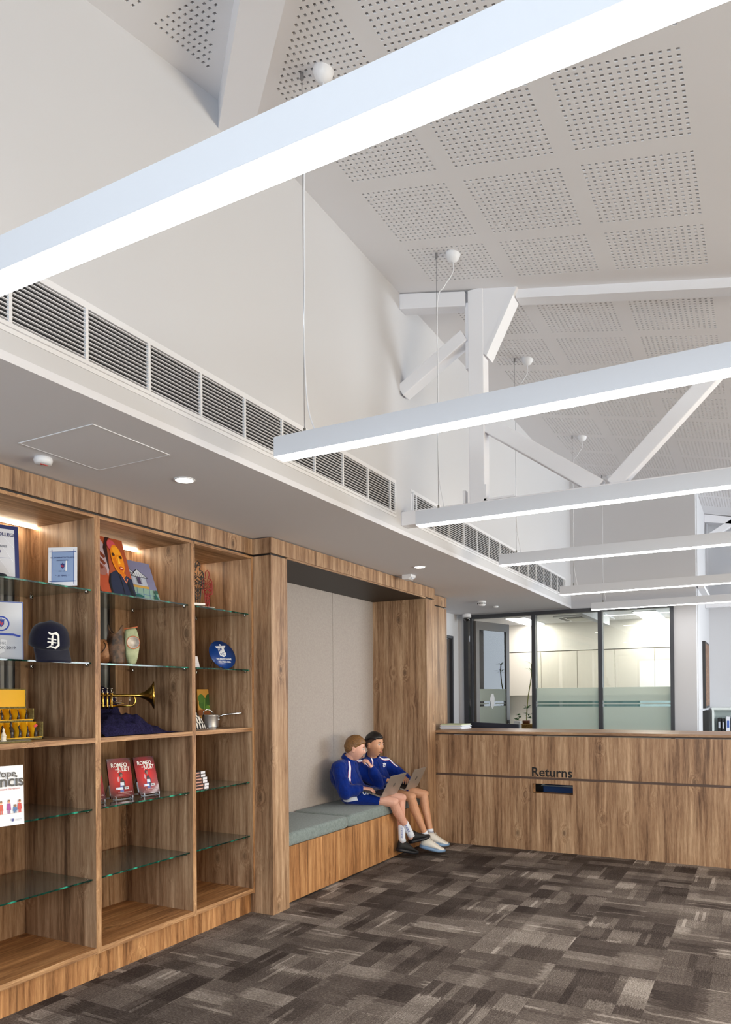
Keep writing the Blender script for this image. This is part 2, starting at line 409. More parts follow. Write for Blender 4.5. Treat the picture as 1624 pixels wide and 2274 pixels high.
# flat soffit over the joinery, with the vertical face above it
struct(G().box(-4.3, XB + .0005, -3.2, YF, ZS, ZS + .03), 'ceiling', SOFF)
struct(G().box(XB - .09, XB, -3.2, 4.535, ZS + .004, 4.4).box(XB - .1, XB - .008, 4.535, 12.0, ZS + .004, 4.4).box(XB - .02, XB, 4.535, YF, ZS + .004, 2.95), 'wall_left', WALL)
# wall behind the joinery; the strip beyond the corner stands in the open
struct(G().box(-3.72, -3.6, -3.2, 2.0, 0, ZS).box(-3.9, -3.76, 2.0, 4.05, 0, ZS).box(-3.73, -3.605, 4.05, 8.22, 0, ZS)
       .box(-3.72, -3.6, 8.22, 9.12, 2.225, ZS).box(-3.72, -3.6, 9.12, YF + .1, 0, ZS), 'wall_left', WALL)
# far wall: above the glazing, the pier and the short return
struct(G().box(-3.72, -3.52, YF, YF + .12, 0, ZS).box(-3.52, -.68, YF, YF + .12, 2.512, 4.4).box(-.93, -.68, YF, YF + .12, 0, 2.512), 'wall_far', WALL)
struct(G().box(-.80, -.67, YF + .12, 11.5, 0, 4.4), 'wall_return', WALL)
struct(G().box(-.80, 4.6, 11.45, 11.6, 0, 4.4), 'wall_recess', WALL)
# right and rear walls; the unseen right openings are added for the side lights
struct(G().box(4.5, 4.6, -3.2, .6, 0, 4.4).box(4.5, 4.6, .6, 5.8, 0, .3).box(4.5, 4.6, .6, 5.8, 1.6, 4.4).box(4.5, 4.6, 5.8, 6.7, 0, 4.4).box(4.5, 4.6, 6.7, 10.5, 0, .9).box(4.5, 4.6, 6.7, 10.5, 2.75, 4.4).box(4.5, 4.6, 10.5, 11.6, 0, 4.4), 'wall_right', WALL)
struct(G().box(-4.3, -3.1, -3.12, -3.0, 0, 4.4).box(-3.1, -2.2, -3.12, -3.0, 0, .82).box(-3.1, -2.2, -3.12, -3.0, 2.42, 4.4).box(-2.2, -1.3, -3.12, -3.0, 0, 4.4)
       .box(-1.3, 2.5, -3.12, -3.0, 0, .9).box(-1.3, 2.5, -3.12, -3.0, 2.6, 4.4).box(2.5, 4.6, -3.12, -3.0, 0, 4.4), 'wall_back', WALL)
for nm, x0, x1, z0, z1 in (('window_2', -3.1, -2.2, .82, 2.42), ('window_3', -1.3, 2.5, .9, 2.6)):
    g = G()
    for a, b, c, d in ((x0, x1, z0, z0 + .05), (x0, x1, z1 - .05, z1), (x0, x0 + .05, z0, z1), (x1 - .05, x1, z0, z1), (x0, x1, z0 + .5, z0 + .54)):
        g.box(a, b, -3.1, -3.04, c, d)
    w = struct(g, nm, DARKFR)
    G().box(x0 + .03, x1 - .03, -3.075, -3.07, z0 + .03, z1 - .03).obj('pane', GLASS, w)
g = G()
for a, b, c, d in ((.6, 5.8, .3, .35), (.6, 5.8, 1.55, 1.6), (.6, .65, .3, 1.6), (5.75, 5.8, .3, 1.6), (2.3, 2.34, .3, 1.6), (4.0, 4.04, .3, 1.6)):
    g.box(4.52, 4.58, a, b, c, d)
w = struct(g, 'added_window_4', DARKFR); G().box(4.545, 4.55, .63, 5.77, .33, 1.57).obj('pane', GLASS, w)
g = G()
for a, b, c, d in ((6.7, 10.5, .9, .95), (6.7, 10.5, 2.7, 2.75), (6.7, 6.75, .9, 2.75), (10.45, 10.5, .9, 2.75), (8.58, 8.62, .9, 2.75)): g.box(4.52, 4.58, a, b, c, d)
w = struct(g, 'added_window_7', DARKFR); G().box(4.545, 4.55, 6.73, 10.47, .93, 2.72).obj('pane', GLASS, w)
# hip beam between the two slopes
d = V((1, -1, -SL)); P0 = V((XB - .06, 2.578 + .06, 3.974 + .013)); wv = V((.150 * .7071, .150 * .7071, 0))
a0, a1 = P0, P0 + d * 3.4
struct(G().prism([a0, a0 + wv, a0 + wv + V((0, 0, .22)), a0 + V((0, 0, .22))], d * 3.4), 'trim_1', STEEL)
# left door and its frame
dr = struct(G().box(-3.64, -3.60 + .012, 8.24, 8.28, 0, 2.20).box(-3.64, -3.60 + .012, 9.085, 9.125, 0, 2.20).box(-3.64, -3.588, 8.24, 9.125, 2.195, 2.23), 'door_2', DARKFR)
G().box(-3.66, -3.625, 8.29, 9.08, .01, 2.19).obj('door_leaf', flat(70, 64, 60, .5), dr)

# ------------------------------------------------------------------ glazed screen to the office
gz = struct(G().box(-3.52, -3.46, YF - .03, YF + .07, 0, 2.512).box(-3.43, -3.40, YF - .03, YF + .07, 0, 2.47)
            .box(-3.52, -.92, YF - .03, YF + .07, 2.466, 2.512)
            .box(-2.605, -2.555, YF - .03, YF + .07, 0, 2.466).box(-1.782, -1.732, YF - .03, YF + .07, 0, 2.466)
            .box(-.962, -.92, YF - .03, YF + .07, 0, 2.466), 'window_1', DARKFR)
for x0, x1 in ((-2.555, -1.782), (-1.732, -.962)):
    p = G().box(x0, x1, YF + .015, YF + .023, .05, 2.466).obj('pane', GLASS, gz)
    f = G().box(x0, x1, YF + .010, YF + .014, .05, 1.301).box(x0, x1, YF + .010, YF + .014, 1.329, 1.341).box(x0, x1, YF + .010, YF + .014, 1.369, 1.535).obj('frosted_film', FILM, gz)
for z in (2.2, 1.35, .3):
    G().cyl((-3.43, YF + .0, z - .05), (-3.43, YF + .0, z + .05), .008, n=8).box(-3.45, -3.41, YF - .01, YF - .004, z - .04, z + .04).obj('hinge', CHROME, gz)
# open door leaf, hinged at the left jamb and swung into the office
leaf = thing('door_1', 'grey framed glass door standing open into the office', 'door', (-3.385, YF + .03, 0), R(74))
leaf['kind'] = 'structure'
for k in ('label', 'category'): del leaf[k]
LFR = flat(112, 108, 104, .4, name='door_frame_grey')
G().box(0, .075, -.02, .02, .01, 2.44).box(.715, .79, -.02, .02, .01, 2.44).box(.075, .715, -.02, .02, 2.33, 2.44).box(.075, .715, -.02, .02, .01, .16).obj('door_frame', LFR, leaf, local=True)
G().box(.075, .715, -.003, .003, .16, 2.33).obj('pane', GLASS, leaf, local=True)
G().box(.075, .715, -.006, -.004, .16, 1.301).box(.075, .30, -.006, -.004, 1.329, 1.341).box(.47, .715, -.006, -.004, 1.329, 1.341).box(.075, .715, -.006, -.004, 1.369, 1.535).obj('frosted_film', FILM, leaf, local=True)
G().prism([(.36, -.0075, 1.47), (.41, -.0075, 1.47), (.44, -.0075, 1.40), (.42, -.0075, 1.30), (.385, -.0075, 1.26), (.35, -.0075, 1.30), (.33, -.0075, 1.40)], (0, .001, 0)).obj('crest', flat(245, 247, 250), leaf, local=True)
G().tube([(.75, -.02, 1.02), (.75, -.06, 1.02), (.64, -.06, 1.02)], .01).bx((.75, -.024, 1.02), (.035, .01, .16)).obj('handle', BLACK, leaf, local=True)

# ------------------------------------------------------------------ office beyond the glass
OW = plaster('office_wall', 226, 221, 212)
struct(G().box(-5.4, -.6, YF + .12, 13.2, 2.68, 2.72), 'ceiling', CEIL)
struct(G().box(-5.4, -3.6, YF + .12, 13.2, -.05, 0), 'floor', CARPET)
struct(G().box(-5.4, -.8, 13.1, 13.2, 0, 2.68).box(-5.4, -.8, 12.78, 13.1, 2.205, 2.68), 'wall_office', OW)
struct(G().box(-5.4, -5.3, YF, 13.2, 0, 2.68).box(-5.4, -3.72, YF, YF + .12, 0, 2.68), 'wall_office', OW)
g = G()
for x in (-5.25, -4.95, -4.74, -4.52, -4.40, -4.20, -4.09): g.box(x, x + .05, 12.90, 12.97, .5, 2.2)
g.box(-5.25, -4.04, 12.89, 12.98, 1.86, 1.95).box(-5.25, -4.04, 12.9, 12.97, .5, .55).box(-5.25, -4.04, 12.9, 12.97, 2.15, 2.2)
w = struct(g, 'reflection_window_5', flat(206, 208, 198, .5)); G().box(-5.25, -4.04, 13.0, 13.01, .5, 2.2).obj('pane', flat(168, 184, 178, .15, coat=.5), w)  # window unit added to stand for a reflection in the open door's glass
CREAM = flat(226, 219, 207, .4)
for k in range(5):
    x0 = -4.02 + .617 * k
    c = thing('wall_cupboard', ['cream office wall cupboard furthest left, beside the open glass door', 'cream office wall cupboard behind the tall bamboo stem', 'cream office wall cupboard in the middle of the row behind the first glass pane',
              'cream office wall cupboard behind the dark glazing mullion', 'cream office wall cupboard furthest right, behind the window reflection'][k], 'cupboard', (x0 + .308, 12.95, 1.446), 0, 'overhead cupboards in the office')
    G().box(x0, x0 + .614, 12.80, 13.08, 1.446, 2.195).obj('carcass', CREAM, c)
    G().box(x0 + .002, x0 + .611, 12.78, 12.799, 1.44, 2.19).obj('door', CREAM, c, bevel=.002)
tag(G().box(-3.98, -.85, 12.60, 13.08, .86, .9).box(-3.98, -.85, 12.65, 13.08, .05, .86).obj('office_base_cabinet', [flat(218, 214, 206, .4)]), 'cream base cabinet run under the office wall cupboards', 'cabinet')
tag(G().box(-3.6, -.85, 13.085, 13.098, .9, 1.44).obj('splashback', flat(120, 160, 165, .25)), 'blue green splashback under the cream office wall cupboards', 'splashback')
OLIT = emis('office_panel_glow', (1, .97, .92, 1), 20.0)
for n, (x0, x1, y0, y1) in enumerate(((-3.62, -3.32, 11.5, 12.7), (-1.70, -1.40, 11.6, 12.8))):
    t = thing('panel_light', ['office ceiling panel light split by the first glazing mullion', 'office ceiling panel light seen through the right glass pane'][n], 'ceiling light', ((x0 + x1) / 2, (y0 + y1) / 2, 2.66), 0, 'office ceiling panel lights')
    G().box(x0 - .02, x1 + .02, y0 - .02, y1 + .02, 2.668, 2.68).obj('frame', WHITE, t)
    G().box(x0, x1, y0, y1, 2.66, 2.668).obj('diffuser', OLIT, t)
t = thing('air_cassette', 'white square air conditioning cassette in office ceiling', 'air conditioner', (-2.5, 12.0, 2.64))
G().box(-2.9, -2.1, 11.6, 12.4, 2.655, 2.68).obj('frame', WHITE, t, bevel=.006)
G().box(-2.72, -2.28, 11.78, 12.22, 2.64, 2.656).obj('intake_panel', flat(190, 188, 180), t)
for a, b, c, d in ((-2.75, -2.25, 11.66, 11.72), (-2.75, -2.25, 12.28, 12.34), (-2.84, -2.78, 11.75, 12.25), (-2.22, -2.16, 11.75, 12.25)):
    G().box(a, b, c, d, 2.650, 2.656).obj('air_slot', flat(60, 60, 60), t)
tag(G().lathe([(.05, 0), (.05, -.02), (.03, -.035), (.001, -.036)], (-1.55, 10.9, 2.68)).obj('smoke_detector', WHITE), 'small white detector on the office ceiling beyond the glass', 'detector')
# desk with plants behind the counter
tag(G().box(-3.05, -1.1, 10.0, 10.6, .93, .965).box(-3.05, -1.1, 10.05, 10.6, 0, .93).obj('office_credenza', flat(214, 208, 198, .4), bevel=.003), 'low cream office credenza behind the glazing, holding the plants', 'cabinet')
bp = at(1171, 1611, 'y', 10.25)
zc = .965
t = thing('planter_tray', 'woven wooden planter box beside the first glazing mullion', 'planter', (bp.x, 10.25, zc))
G().box(bp.x - .06, bp.x + .10, 10.18, 10.34, zc, 1.035).obj('basket', [fabric('basket_weave', rgb(96, 66, 30), rgb(178, 140, 80), 90, .8)], t, bevel=.004)
G().box(bp.x - .07, bp.x + .11, 10.17, 10.35, 1.035, 1.047).obj('rim', flat(188, 150, 92), t, bevel=.003)
bam = thing('bamboo_plant', 'tall thin lucky bamboo stem with a leafy tip', 'plant', (bp.x - .01, 10.25, 1.047))
x0 = bp.x
pth = [V((x0 - .01, 10.25, 1.047)), V((x0, 10.25, 1.25)), V((x0 + .02, 10.26, 1.45)), V((x0 + .055, 10.25, 1.62)), V((x0 + .075, 10.25, 1.78)), V((x0 + .07, 10.25, 1.88))]
G().tube(pth, .007).obj('stem', flat(150, 150, 70), bam)
G().lathe([(.05, 0), (.055, .04), (.05, .045), (.04, .045)], (x0 - .01, 10.25, 1.047)).obj('pot', flat(120, 70, 40), bam)
LEAF = flat(110, 150, 48, .5, name='leaf_green'); LEAFD = flat(52, 96, 40, .5, name='leaf_dark')
def leaves(pts, mat, name, parent, rnd, L=.09, w=.012, n=10, droop=.02):
    g = G()
    for c in pts:
        for k in range(n):
            a = rnd.uniform(0, 2 * PI); e = rnd.uniform(-.1, .9); dd = V((math.cos(a) * math.cos(e), math.sin(a) * math.cos(e), math.sin(e)))
            l = L * rnd.uniform(.6, 1.1); sd = dd.cross(V((0, 0, 1))).normalized() * w
            m1 = V(c) + dd * l * .45 + V((0, 0, .006)); tip = V(c) + dd * l - V((0, 0, droop))
            g.add([V(c), m1 + sd, tip, m1 - sd, V(c) + V((0, 0, .001)), m1 + V((0, 0, -.004))], [(0, 1, 5), (1, 2, 5), (2, 3, 5), (3, 0, 5)], 0)
    return g.obj(name, mat, parent, fix=False)
rn = random.Random(3)
leaves([pth[-1], pth[-2] + V((-.01, 0, 0))], LEAF, 'leaves', bam, rn, .12, .007, 7)
leaves([V((x0 + .01, 10.25, 1.26)), V((x0 + .03, 10.25, 1.17)), V((x0 + .05, 10.27, 1.12))], LEAFD, 'leaves', bam, rn, .10, .014, 12)
sx = at(1150, 1590, 'y', 10.3).x
su = thing('potted_succulent', 'small bushy succulent in white square pot', 'plant', (sx, 10.3, zc))
G().box(sx - .045, sx + .045, 10.255, 10.345, zc, 1.08).obj('pot', WHITE, su, bevel=.004)
leaves([V((sx, 10.3, 1.09)), V((sx + .03, 10.3, 1.12)), V((sx - .03, 10.3, 1.10)), V((sx + .01, 10.3, 1.16))], LEAFD, 'leaves', su, rn, .05, .012, 12, 0)

# ------------------------------------------------------------------ right recess
t = thing('framed_artwork', 'tall black framed brown dotted artwork on the white return wall', 'picture', (-.655, 10.48, 1.265))
G().box(-.67, -.635, 10.11, 10.85, 1.265, 2.105).obj('frame', flat(24, 20, 18, .4), t, bevel=.002)
nb = NB('dotted_art'); vr = nb.n('TexVoronoi', {'Vector': nb.pos(), 'Scale': 22.0}); nb.t.links.new(nb.ramp(vr.outputs[0], [(.1, rgb(196, 160, 110)), (.3, rgb(136, 98, 70)), (.8, rgb(104, 74, 56))]), nb.b.inputs['Base Color'])
G().box(-.636, -.632, 10.14, 10.82, 1.295, 2.075).obj('canvas', nb.m, t)
tag(G().box(-.67, -.66, 9.60, 9.69, 1.26, 1.375).obj('light_switch', WHITE, bevel=.002), 'white switch plate on the return wall beside framed artwork', 'switch')
for k in range(3):
    y = 10.05 + k * .24
    tag(G().box(-.67, -.60, y, y + .14, .86, 1.235).obj('hanging_folder', flat(26, 24, 22, .5), bevel=.003),
        'black folder on the return wall under the artwork, ' + ['nearest the pier', 'middle of three', 'nearest the recess corner'][k], 'folder', 'black folders under the artwork')
t = thing('white_bookcase', 'low white bookcase in the recess behind the counter', 'bookcase', (.1, 11.3, 0))
g = G().box(-.63, -.60, 11.1, 11.44, 0, 1.255).box(.8, .83, 11.1, 11.44, 0, 1.255).box(-.60, .8, 11.1, 11.44, 1.225, 1.255).box(-.60, .8, 11.1, 11.44, 0, .08)
g.obj('carcass', flat(226, 232, 228, .4), t, bevel=.002)
for z in (.44, .84): G().box(-.60, .8, 11.12, 11.43, z, z + .025).obj('shelf', flat(226, 232, 228, .4), t)
G().box(-.60, .8, 11.43, 11.44, .08, 1.225).obj('back_panel', flat(206, 216, 214, .5), t)
bk = [(0, .045, .25, (20, 20, 22), 'black ring binder, first book on the white bookcase'), (.05, .035, .24, (28, 28, 32), 'black comb-bound binder beside the first one'), (.10, .05, .27, (232, 234, 240), 'white binder with blue print on the spine'),
      (.155, .025, .25, (70, 74, 84), 'slim grey binder between white and blue ones'), (.185, .05, .27, (20, 88, 190), 'bright blue binder on the white bookcase'), (.245, .04, .19, (40, 42, 50), 'short dark binder right of the blue one')]
for o_, w_, h_, c_, l_ in bk:
    x = -.56 + o_ * 1.05
    b = thing('binder', l_, 'binder', (x + w_ / 2, 11.24, .865), 0, 'binders on the white bookcase')
    G().box(x, x + w_, 11.14, 11.36, .865, .865 + h_).obj('cover', flat(*c_), b, bevel=.003)
    G().box(x + w_ * .25, x + w_ * .75, 11.137, 11.1405, .865 + h_ * .45, .865 + h_ * .8).obj('spine_label', flat(60, 100, 190) if c_[0] > 200 else flat(190, 196, 206), b)

# ------------------------------------------------------------------ roof trusses
def mem(g, p, q, w, y0, y1, m=0):
    """flat member between two (x, z) points, w deep in its plane"""
    dx, dz = q[0] - p[0], q[1] - p[1]; L = math.hypot(dx, dz); nx, nz = -dz / L * w / 2, dx / L * w / 2
    pts = [(p[0] + nx, y0, p[1] + nz), (q[0] + nx, y0, q[1] + nz), (q[0] - nx, y0, q[1] - nz), (p[0] - nx, y0, p[1] - nz)]
    return g.prism(pts, (0, y1 - y0, 0), m)
def truss(y, x0, label, dz=0):
    t = thing('roof_truss', label, 'truss', (x0, y + .05, 2.575 + dz), 0, 'white steel roof trusses')
    X = x0 - XB; zc2 = lambda x: zA(x, 0)
    T = lambda *p: [(a + X, y if len(p) else 0, b + dz) for a, b in p]
    mem(G(), (x0, 2.622), (x0 + 5.6, 2.622), .093, y, y + .1).obj('bottom_chord', STEEL, t, bevel=.006)
    g = G(); g.prism([(x0, y, zc2(x0) - .005), (x0 + .46, y, zc2(x0 + .46) - .012), (x0 + .46, y, zc2(x0 + .46) - .105), (x0, y, zc2(x0) - .107)], (0, .1, 0)); g.obj('top_chord', STEEL, t, bevel=.004)
    g = G(); a, b = x0 + .78, x0 + 5.6; g.prism([(a, y + .035, zc2(a) + .01), (b, y + .035, zc2(b) + .01), (b, y + .035, zc2(b) - .055), (a, y + .035, zc2(a) - .055)], (0, .1, 0)); g.obj('top_chord', STEEL, t)
    G().box(x0 + .478, x0 + .58, y, y + .1, 2.665, zc2(x0 + .5) - .005).obj('post', STEEL, t, bevel=.006)
    a = x0 + .455
    G().box(a, a + .025, y + .02, y + .1, zc2(a) - .50, zc2(a) - .08).obj('end_plate', STEEL, t)
    z1 = zc2(x0 + .78)
    G().prism([(x0 + .57, y + .004, zc2(x0 + .57)), (x0 + .785, y + .004, z1), (x0 + .585, y + .004, z1 - .37), (x0 + .57, y + .004, z1 - .37)], (0, .09, 0)).prism(
        [(x0 + .785, y, z1), (x0 + .80, y, z1), (x0 + .60, y, z1 - .385), (x0 + .585, y, z1 - .37)], (0, .12, 0)).obj('gusset_plate', STEEL, t)
    g = mem(G(), (x0, 3.475), (x0 + .45, 3.74), .085, y, y + .1); g.obj('brace', STEEL, t, bevel=.006)
    mem(G(), (x0 + .58, 3.16), (x0 + 1.27, 2.66), .093, y + .01, y + .09).obj('brace', STEEL, t, bevel=.006)
    mem(G(), (x0 + 1.345, 2.66), (x0 + 2.36, 3.67), .088, y + .01, y + .09).obj('brace', STEEL, t, bevel=.006)
    mem(G(), (x0 + 2.5, 3.62), (x0 + 3.6, 2.66), .088, y + .01, y + .09).obj('brace', STEEL, t, bevel=.006)
    G().cyl((x0 + .42, y - .012, zc2(x0) - .105 + .05), (x0 + .42, y, zc2(x0) - .055), .018, n=6).cyl((x0 + .42, y - .022, zc2(x0) - .055), (x0 + .42, y - .01, zc2(x0) - .055), .009, n=10).obj('bolt', STEEL, t)
    if dz == 0 and x0 < -2:
        G().box(x0 + .575, x0 + .59, y, y + .05, 2.668, 2.77).box(x0 + .575, x0 + .765, y, y + .05, 2.668, 2.68).obj('angle_bracket', STEEL, t)
        G().box(x0 + .435, x0 + .45, y, y + .05, 2.668, 2.75).obj('cleat', STEEL, t)
    return t
truss(4.43, XB, 'white steel truss crossing the vaulted ceiling above second bar light')
truss(10.7, -.67, 'white steel truss far off in the recess past the glazing')

# ------------------------------------------------------------------ wall grilles
def grille(y0, y1, first, step, label):
    t = thing('air_grille', label, 'grille', (XB, (y0 + y1) / 2, 2.62), 0, 'long white air grilles')
    z0, z1 = 2.645, 2.828; x = XB
    G().box(x, x + .012, y0 - .012, y1 + .012, z1, z1 + .014).box(x, x + .012, y0 - .012, y1 + .012, z0 - .014, z0).box(x, x + .012, y0 - .012, y0, z0, z1).box(x, x + .012, y1, y1 + .012, z0, z1).box(
        x, x + .004, y0 - .035, y1 + .035, z1 + .014, z1 + .03).box(x, x + .004, y0 - .035, y1 + .035, z0 - .03, z0 - .014).box(x, x + .004, y1 + .012, y1 + .035, z0, z1).box(x, x + .004, y0 - .035, y0 - .012, z0, z1).obj('frame', LOUV, t)
    G().box(x - .004, x + .001, y0, y1, z0, z1).obj('duct_shade_plate', flat(34, 34, 38, .9), t)  # dark plate on the solid wall paints the shade behind the blades
    g = G(); n = 12
    for k in range(n):
        z = z0 + (k + .5) * (z1 - z0) / n
        g.prism([(x + .004, y0, z - .0020), (x + .011, y0, z - .0012), (x + .011, y0, z + .0014), (x + .004, y0, z + .0006)], (0, y1 - y0, 0))
    g.obj('louvre_blades', LOUV, t)
    y = first
    while y < y1 - .02:
        if y > y0: G().box(x + .001, x + .0125, y - .006, y + .006, z0, z1).obj('divider', LOUV, t)
        y += step
grille(.9, 4.318, 1.232, .302, 'long white linear air grille above first bookcase bays')
grille(4.62, 9.0, 4.66, .305, 'long white linear air grille running on past truss')

# ------------------------------------------------------------------ ceiling devices on the soffit
t = thing('access_hatch', 'square flush white access hatch in the soffit', 'hatch', (-2.515, 2.25, ZS - .006))
G().box(-2.732, -2.302, 2.045, 2.462, ZS - .002, ZS).obj('hatch_panel', SOFF, t)
G().box(-2.738, -2.296, 2.039, 2.045, ZS - .003, ZS).box(-2.738, -2.296, 2.462, 2.468, ZS - .003, ZS).box(-2.738, -2.732, 2.045, 2.462, ZS - .003, ZS).box(-2.302, -2.296, 2.045, 2.462, ZS - .003, ZS).obj('hatch_trim', WHITE, t)
DL = emis('downlight_glow', (1, .93, .84, 1), 22)
for k, (x, y, l) in enumerate(((-2.50, 2.785, 'round recessed downlight above the second bookcase bay'), (-2.511, 5.635, 'round recessed downlight above the bench niche'))):
    t = thing('downlight', l, 'ceiling light', (x, y, ZS - .005), 0, 'recessed soffit downlights')
    G().lathe([(.052, 0), (.052, -.004), (.044, -.005), (.043, 0)], (x, y, ZS)).obj('trim_ring', WHITE, t)
    G().lathe([(.001, -.0035), (.043, -.0035), (.043, -.001)], (x, y, ZS)).obj('lens', DL, t)
a = at(96, 1022, 'z', ZS - .01)
t = thing('smoke_alarm', 'round white smoke alarm with tiny red print above the first bay', 'smoke alarm', (a.x, a.y, ZS - .03))
G().lathe([(.038, 0), (.040, -.012), (.036, -.026), (.030, -.030), (.001, -.031)], (a.x, a.y, ZS)).obj('body', WHITE, t)
G().box(a.x - .004, a.x + .002, a.y - .012, a.y - .006, ZS - .0325, ZS - .0305).box(a.x + .004, a.x + .009, a.y - .02, a.y + .02, ZS - .0325, ZS - .0305).obj('printed_mark', flat(190, 40, 40), t)
a = at(898, 1283, 'z', ZS - .02)
t = thing('motion_sensor', 'white motion sensor on the soffit above the niche fascia', 'sensor', (a.x + .04, a.y, ZS - .04))
G().prism([(a.x + .0, a.y - .05, ZS), (a.x + .09, a.y - .05, ZS), (a.x + .09, a.y - .05, ZS - .02), (a.x + .06, a.y - .05, ZS - .042), (a.x + .0, a.y - .05, ZS - .042)], (0, .10, 0)).obj('body', WHITE, t, bevel=.004)
G().box(a.x + .055, a.x + .085, a.y - .02, a.y + .02, ZS - .038, ZS - .02).obj('lens', flat(210, 214, 224, .2), t)
a = at(1070, 1341, 'z', ZS - .03)
t = thing('smoke_detector', 'ribbed white round detector on the far soffit', 'detector', (a.x, a.y, ZS - .06))
G().lathe([(.050, 0), (.050, -.015), (.045, -.018), (.045, -.04), (.035, -.055), (.001, -.057)], (a.x, a.y, ZS)).obj('body', WHITE, t)
g = G()
for k in range(14):
    an = 2 * PI * k / 14; g.bx((a.x + .0455 * math.cos(an), a.y + .0455 * math.sin(an), ZS - .028), (.008, .008, .014))
g.obj('vent_slots', flat(90, 90, 92), t)
a = at(1101, 1348, 'z', ZS - .01)
tag(G().lathe([(.035, 0), (.035, -.012), (.026, -.02), (.001, -.021)], (a.x, a.y, ZS)).obj('ceiling_sensor', WHITE), 'small flat white ceiling sensor beside the ribbed detector', 'sensor')
a = at(1037, 1366, 'y', 9.22)
t = thing('dome_camera', 'white dome security camera in the soffit corner', 'security camera', (a.x, 9.22, ZS - .11))
G().lathe([(.055, 0), (.058, -.01), (.058, -.045), (.045, -.05)], (a.x, 9.22, ZS)).obj('body', WHITE, t)
G().lathe([(.042, -.05), (.040, -.07), (.028, -.092), (.001, -.10)], (a.x, 9.22, ZS)).obj('dome', flat(14, 14, 16, .1, coat=1), t)

# ------------------------------------------------------------------ linear pendant lights
GLOW = emis('linear_diffuser', (1, .985, .97, 1), EM)
LY = [1.15, 2.565, 3.99, 5.53, 7.465, 8.99]
lab = ['largest bar pendant light, crossing the top of the picture', 'second bar pendant light, ending in front of the first grille', 'third bar pendant light, in front of truss bottom chord',
       'fourth bar pendant light, ending over the second grille', 'fifth bar pendant light, ending at the far end of grille', 'furthest bar pendant light, hung just before the glazing']
t = None
for k, y in enumerate(LY):
    L0, L1 = -1.785, 2.55; z0, z1 = 2.446, 2.530
    if t is None:
        t = thing('pendant_bar_light', lab[k], 'pendant light', (L0, y, z0), 0, 'white linear pendant lights')
        proto = t
        G().box(L0, L1, y - .037, y + .037, z0 + .003, z1).obj('housing', flat(206, 209, 216, .45, name='housing_white'), t, bevel=.001)
        G().box(L0 + .003, L1 - .003, y - .034, y + .034, z0, z0 + .004).obj('diffuser', GLOW, t)
        for xw in (-1.655, 2.4):
            zc_ = zA(xw, 0) if k else 4.02
            G().cyl((xw, y, z1), (xw, y, 3.02 if xw > 0 else zc_), .0014, n=6).obj('suspension_wire', CHROME, t)
            G().cyl((xw, y, z1), (xw, y, z1 + .025), .006, n=10).obj('wire_gripper', flat(150, 148, 140, .3, 1), t)
        zr = zA(-1.56, 0)
    else:
        dup(proto, (L0, y, z0), lab[k])
# the first lamp hangs under the other slope: shorten its wires and leave the roses to the visible ones
for k, y in enumerate(LY):
    if k == 0: continue
    yr = y + (.012 if k != 2 else .02)
    xr, zr = -1.558, zA(-1.558, 0)
    t = thing('ceiling_rose', 'white ceiling rose with curly white flex feeding ' + ['', 'second bar light', 'third bar light', 'fourth bar light', 'fifth bar light', 'furthest bar light'][k], 'ceiling rose', (xr, yr, zr - .05), 0, 'white ceiling roses')
    G().lathe([(.043, .012), (.043, -.006), (.038, -.026), (.026, -.042), (.010, -.050), (.001, -.052)], (xr, yr, zr)).obj('rose_cap', WHITE, t)
    z1 = 2.53
    if k == 1:
        c = [V((xr, yr, zr - .05)), V((xr - .01, yr, zr - .14)), V((-1.63, y, zr - .3)), V((-1.646, y, 3.6)), V((-1.648, y, 3.2)), V((-1.652, y, 2.9)), V((-1.645, y, 2.72)), V((-1.63, y, 2.61)), V((-1.60, y, z1 - .001))]
    else:
        c = [V((xr, yr, zr - .05)), V((xr - .003, yr, zr - .11)), V((xr - .05, y, zr - .19)), V((-1.649, y, zr - .27)), V((-1.650, y, 3.3)), V((-1.652, y, 2.85)), V((-1.647, y, 2.7)), V((-1.63, y, 2.6)), V((-1.618, y, z1 - .001))]
    sm = []
    for i in range(len(c) - 1):
        p0, p1, p2, p3 = c[max(i - 1, 0)], c[i], c[i + 1], c[min(i + 2, len(c) - 1)]
        for s_ in range(5):
            u = s_ / 5; sm.append(.5 * ((2 * p1) + (p2 - p0) * u + (2 * p0 - 5 * p1 + 4 * p2 - p3) * u * u + (3 * p1 - p0 - 3 * p2 + p3) * u ** 3))
    sm.append(c[-1])
    G().tube(sm, .0032 if k == 1 else .0028, 6).obj('power_flex', WHITE, t)
    G().box(-1.661, -1.649, y - .005, y + .005, zA(-1.655, 0) - .03, zA(-1.655, 0)).obj('wire_anchor', flat(150, 150, 152, .4, .6), t)

# ================================================================== JOINERY
bc = thing('display_bookcase', 'tall timber laminate display bookcase with three lit open bays and glass shelves', 'bookcase', (-3.3, 3.0, 0))
XF = -3.03; XK = -3.58
UP = [(1.962, 1.997), (2.697, 2.732), (3.43, 3.46), (4.022, 4.043)]
for a, b in UP:
    g = G().box(XK, XF + .0005, a, b, .135, 2.398)
    o = g.obj('upright', [WOODV], bc, bevel=.0015)
    G().box(XF, XF + .0012, a, b, .136, 2.396).obj('edge_strip', EDGE, o)
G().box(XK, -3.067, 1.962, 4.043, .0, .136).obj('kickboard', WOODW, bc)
G().box(XK, XF - .004, 1.962, 4.043, 2.412, 2.515).obj('fascia', WOODV, bc)
G().box(XK, XF - .02, 1.962, 4.043, 2.398, 2.412).obj('shadow_gap', flat(20, 17, 15), bc)
BAYS = [(1.997, 2.697), (2.732, 3.43), (3.46, 4.022)]
LEDM = emis('led_strip_glow', (1, .84, .62, 1), 22)
